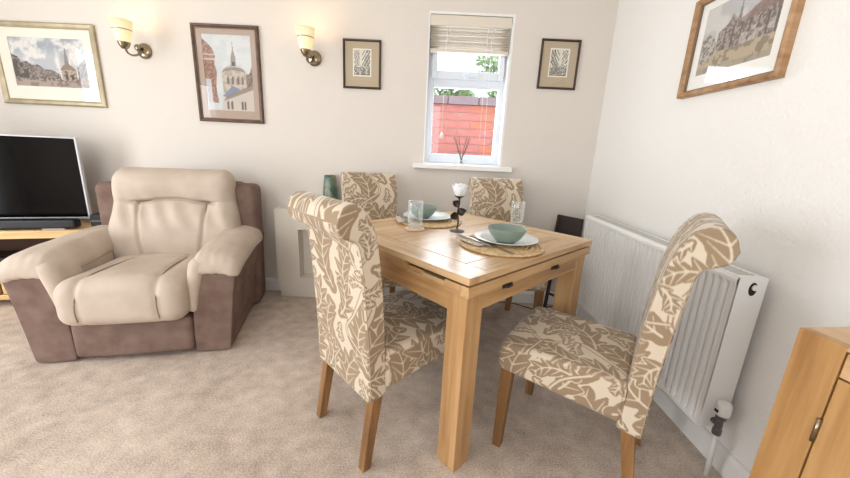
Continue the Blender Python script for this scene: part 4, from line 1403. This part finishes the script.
# ------------------------------------------------------------------ television corner
SA = math.radians(18)
ts = empty('tv_stand', (-4.00, -.52, 0), SA, 'light oak corner television stand with open shelf', 'tv stand')
def trap(z0, z1, x0, x1, d, ins, name, mat, bevel=.003):
    return B().prism([(x0, 0), (x1, 0), (x1, .10), (x1 - ins, d), (x0 + ins, d), (x0, .10)], z0, z1).obj(name, mat, ts, bevel=bevel)
trap(.468, .52, -.62, .62, .36, .32, 'top_board', 'stand_oak')
trap(.245, .27, -.58, .58, .33, .30, 'shelf', 'stand_oak')
trap(.05, .085, -.60, .60, .34, .31, 'bottom_board', 'stand_oak')
for x in (-.60, .56):
    bx('side_panel', 'stand_oak', ts, x, x + .04, .01, .09, .05, .468)
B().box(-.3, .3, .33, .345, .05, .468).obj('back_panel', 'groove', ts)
for x in (-.50, .50):
    bx('foot', 'stand_oak', ts, x - .03, x + .03, .03, .09, 0, .05)
for x0, x1 in ((-.555, -.01), (.01, .555)):
    dr = bx('drawer', 'stand_oak', ts, x0, x1, .004, .028, .09, .242)
    B().tube([((x0 + x1) / 2 - .04, -.012, .17), ((x0 + x1) / 2 + .04, -.012, .17)], .006, 8).obj('handle', 'zinc', dr, smooth=True)
def sw(x, y, z): return (-4.00 + x * math.cos(SA) - y * math.sin(SA), -.52 + x * math.sin(SA) + y * math.cos(SA), z)
tv = empty('television', sw(-.005, .17, .5205), SA, 'black flat screen television with silver edge on the oak stand', 'television')
TVW, TB, TT = .485, .050, .605
bx('screen', 'tv_black', tv, -TVW + .008, TVW - .008, -.0125, .0, TB + .010, TT - .006, .001)
for (x0, x1, z0, z1) in ((-TVW, TVW, TT - .008, TT), (-TVW, TVW, TB, TB + .012), (-TVW, -TVW + .010, TB + .012, TT - .008), (TVW - .010, TVW, TB + .012, TT - .008)):
    bx('bezel', 'tv_silver', tv, x0, x1, -.016, .012, z0, z1, .001)
bx('rear_housing', 'black_plastic', tv, -TVW + .03, TVW - .03, .0, .045, TB + .03, TT - .05, .008)
bx('stand_neck', 'tv_silver', tv, -.05, .05, .002, .02, .004, TB + .02, .003)
B().prism([(-.22, -.055), (.22, -.055), (.19, .12), (-.19, .12)], 0, .006).obj('stand_base', 'tv_silver', tv, bevel=.002)
sb = empty('sound_bar', sw(-.03, .062, .5205), SA, 'long black sound bar below the television', 'speaker')
V, F = rbox(.485, .038, .031, .010, (40, 6, 6)); V[:, 2] += .036
soft('bar_body', 'black_plastic', sb, V, F, 1)
for x in (-.36, .36): bx('foot', 'tv_silver', sb, x - .06, x + .06, -.03, .03, 0, .009, .001)
bxm = empty('set_top_box', sw(.555, .135, .5205), SA, 'small black media box behind the television edge', 'media box')
bx('case', 'black_plastic', bxm, -.045, .045, -.05, .05, .004, .09, .006)
bx('front_strip', 'zinc', bxm, -.04, .04, -.0515, -.0495, .04, .05, 0)
for x in (-.03, .03): bx('foot', 'black_plastic', bxm, x - .008, x + .008, -.03, .03, 0, .005, 0)
dvd = empty('disc_player', sw(-.12, .13, .2705), SA, 'black disc player on the shelf of the stand', 'media player')
bx('case', 'black_plastic', dvd, -.2, .2, -.1, .1, .006, .06, .003)
bx('disc_tray', 'zinc', dvd, -.15, -.02, -.1015, -.099, .032, .042, 0)
for x in (-.17, .17): bx('foot', 'black_plastic', dvd, x - .015, x + .015, -.08, .08, 0, .007, 0)

# ------------------------------------------------------------------ fire surround and vase
fs = empty('fire_surround', (-1.90, 0, 0), 0, 'cream box shaped fire surround with square recess behind the chairs', 'fire surround')
bb_ = B()
X0, X1, D = -.415, .365, -.125
NX0, NX1, NZ0, NZ1 = -.245, .20, .165, .54
bb_.box(X0, NX0, D, -.0195, .05, .69); bb_.box(NX1, X1, D, -.0195, .05, .69)
bb_.box(NX0, NX1, D, -.0195, .05, NZ0); bb_.box(NX0, NX1, D, -.0195, NZ1, .69)
bb_.obj('surround_body', 'cream_surround', fs, bevel=.0)
B().box(NX0 - .001, NX1 + .001, -.032, -.0195, NZ0 - .001, NZ1 + .001).obj('recess_back', 'cream_surround', fs)
bx('plinth', 'cream_surround', fs, X0 + .01, X1 - .01, D + .012, -.0195, 0, .05, .002)
vs_ = empty('vase', (-1.912, -.075, .6905), 0, 'tall marbled green glazed vase on the fire surround', 'vase')
B().lathe([(0, 0), (.052, 0), (.056, .004), (.0555, .08), (.051, .16), (.043, .235), (.0405, .256), (.036, .256), (.038, .235), (.045, .16), (.049, .08), (.046, .012), (0, .01)], (0, 0, 0), 32).obj('vase_body', 'vase', vs_, smooth=True)

# ------------------------------------------------------------------ reed diffuser on the sill
rd = empty('reed_diffuser', (-.967, -.028, 1.0635), 0, 'small glass reed diffuser with black reeds on the window sill', 'diffuser')
B().lathe([(0, 0), (.022, 0), (.023, .003), (.021, .03), (.0085, .056), (.008, .074), (.010, .078), (.008, .078), (.0065, .07), (.007, .056), (.018, .03), (.019, .006), (0, .005)], (0, 0, 0), 20).obj('bottle', 'tumbler', rd, smooth=True)
for dx, dy, h in ((-.062, .004, .195), (-.05, -.008, .19), (-.026, .010, .2), (.03, -.004, .2), (.052, .006, .195), (.058, -.006, .188)):
    B().tube([(-dx * .12, 0, .012), (dx, dy, h)], .0019, 6).obj('reed', 'reed', rd, smooth=True)

# ------------------------------------------------------------------ folded leather tray leaning across the corner
ft = empty('folded_tray_table', (-.211, -.170, 0), math.radians(-55.7), 'dark brown folded tray table standing in the corner behind the radiator', 'tray table')
MT = Matrix.Rotation(math.radians(-5), 4, 'X')
def leanbox(name, x0, x1, y0, y1, z0, z1, bev=.003):
    return B().box(x0, x1, y0, y1, z0, z1, MT).obj(name, 'leather', ft, bevel=bev)
leanbox('tray_panel', -.087, .087, -.010, .006, .36, .73)
for (x0, x1, z0, z1) in ((-.10, -.083, .34, .742), (.083, .10, .34, .742), (-.083, .083, .724, .742), (-.083, .083, .34, .358)):
    leanbox('tray_rim', x0, x1, -.018, .010, z0, z1)
for x in (-.075, .075):
    leanbox('leg', x - .012, x + .012, .008, .024, .004, .60)
leanbox('stretcher', -.063, .063, .010, .022, .12, .14)

# ------------------------------------------------------------------ oak cabinet at the right edge
CA = math.atan2(.13, .99)      # turned a little off the wall
cb = empty('oak_cabinet', (-.383, -1.934, 0), CA, 'oak cabinet with drawer and hinged door against the right wall', 'cabinet')
# local: x = depth towards the wall, -y = along the front towards the viewer, front face at x = 0
CL, CD, CH = .60, .295, .82
bx('top_board', 'cab_x', cb, 0.0225, CD, -CL, 0, CH - .022, CH, .001)
bx('end_panel', 'cab_z', cb, .016, CD, -.024, -.002, 0, CH - .022, .002)
bx('end_panel', 'cab_z', cb, .016, CD, -CL, -CL + .022, 0, CH - .022, .002)
bx('back_panel', 'cab_z', cb, CD - .008, CD, -CL + .022, -.022, .04, CH - .022, 0)
SWD = .079
bx('front_stile', 'cab_z', cb, 0, .022, -SWD, 0, 0, CH, .0015)
bx('front_stile', 'cab_z', cb, 0, .022, -CL, -CL + .06, 0, CH, .0015)
B().box(.0125, .022, -CL + .06, -SWD, .05, CH - .022).obj('carcass_shade', 'groove', cb)  # dark board paints the shade round drawer and door
bx('top_rail', 'cab_x', cb, .001, .022, -CL + .06, -SWD, CH - .008, CH, .0005)
dr = bx('drawer', 'cab_x', cb, .001, .012, -CL + .063, -SWD - .003, .758, CH - .011, .0015)
B().lathe([(0, 0), (.008, .0), (.008, .012), (.016, .02), (.016, .026), (0, .03)], (0, 0, 0), 18).obj('knob', 'antique', dr, smooth=True).matrix_local = Matrix.Translation((.001, -.33, .785)) @ Matrix.Rotation(-PI / 2, 4, 'Y')
do = bx('door', 'cab_z', cb, .001, .012, -CL + .063, -SWD - .003, .06, .754, .0015)
B().tube([(-.0025, -SWD - .001, .606), (-.0025, -SWD - .001, .660)], .0038, 10).obj('hinge', 'antique', do, smooth=True)
B().tube([(-.004, -SWD - .001, .16), (-.004, -SWD - .001, .226)], .0055, 10).obj('hinge', 'antique', do, smooth=True)
B().lathe([(0, 0), (.008, .0), (.008, .012), (.016, .02), (.016, .026), (0, .03)], (0, 0, 0), 18).obj('knob', 'antique', do, smooth=True).matrix_local = Matrix.Translation((.001, -CL + .1, .45)) @ Matrix.Rotation(-PI / 2, 4, 'Y')

# ------------------------------------------------------------------ cable on the carpet by the back wall
cbp = catmull([(-.62, -.022, .006), (-.47, -.05, .006), (-.40, -.10, .006), (-.30, -.14, .006), (-.22, -.09, .006), (-.12, -.05, .006)], 40)
tag(B().tube(cbp.tolist(), .0035, 6).obj('cable', 'white_wire', smooth=True), 'thin dark cable lying on the carpet beside the back skirting', 'cable')
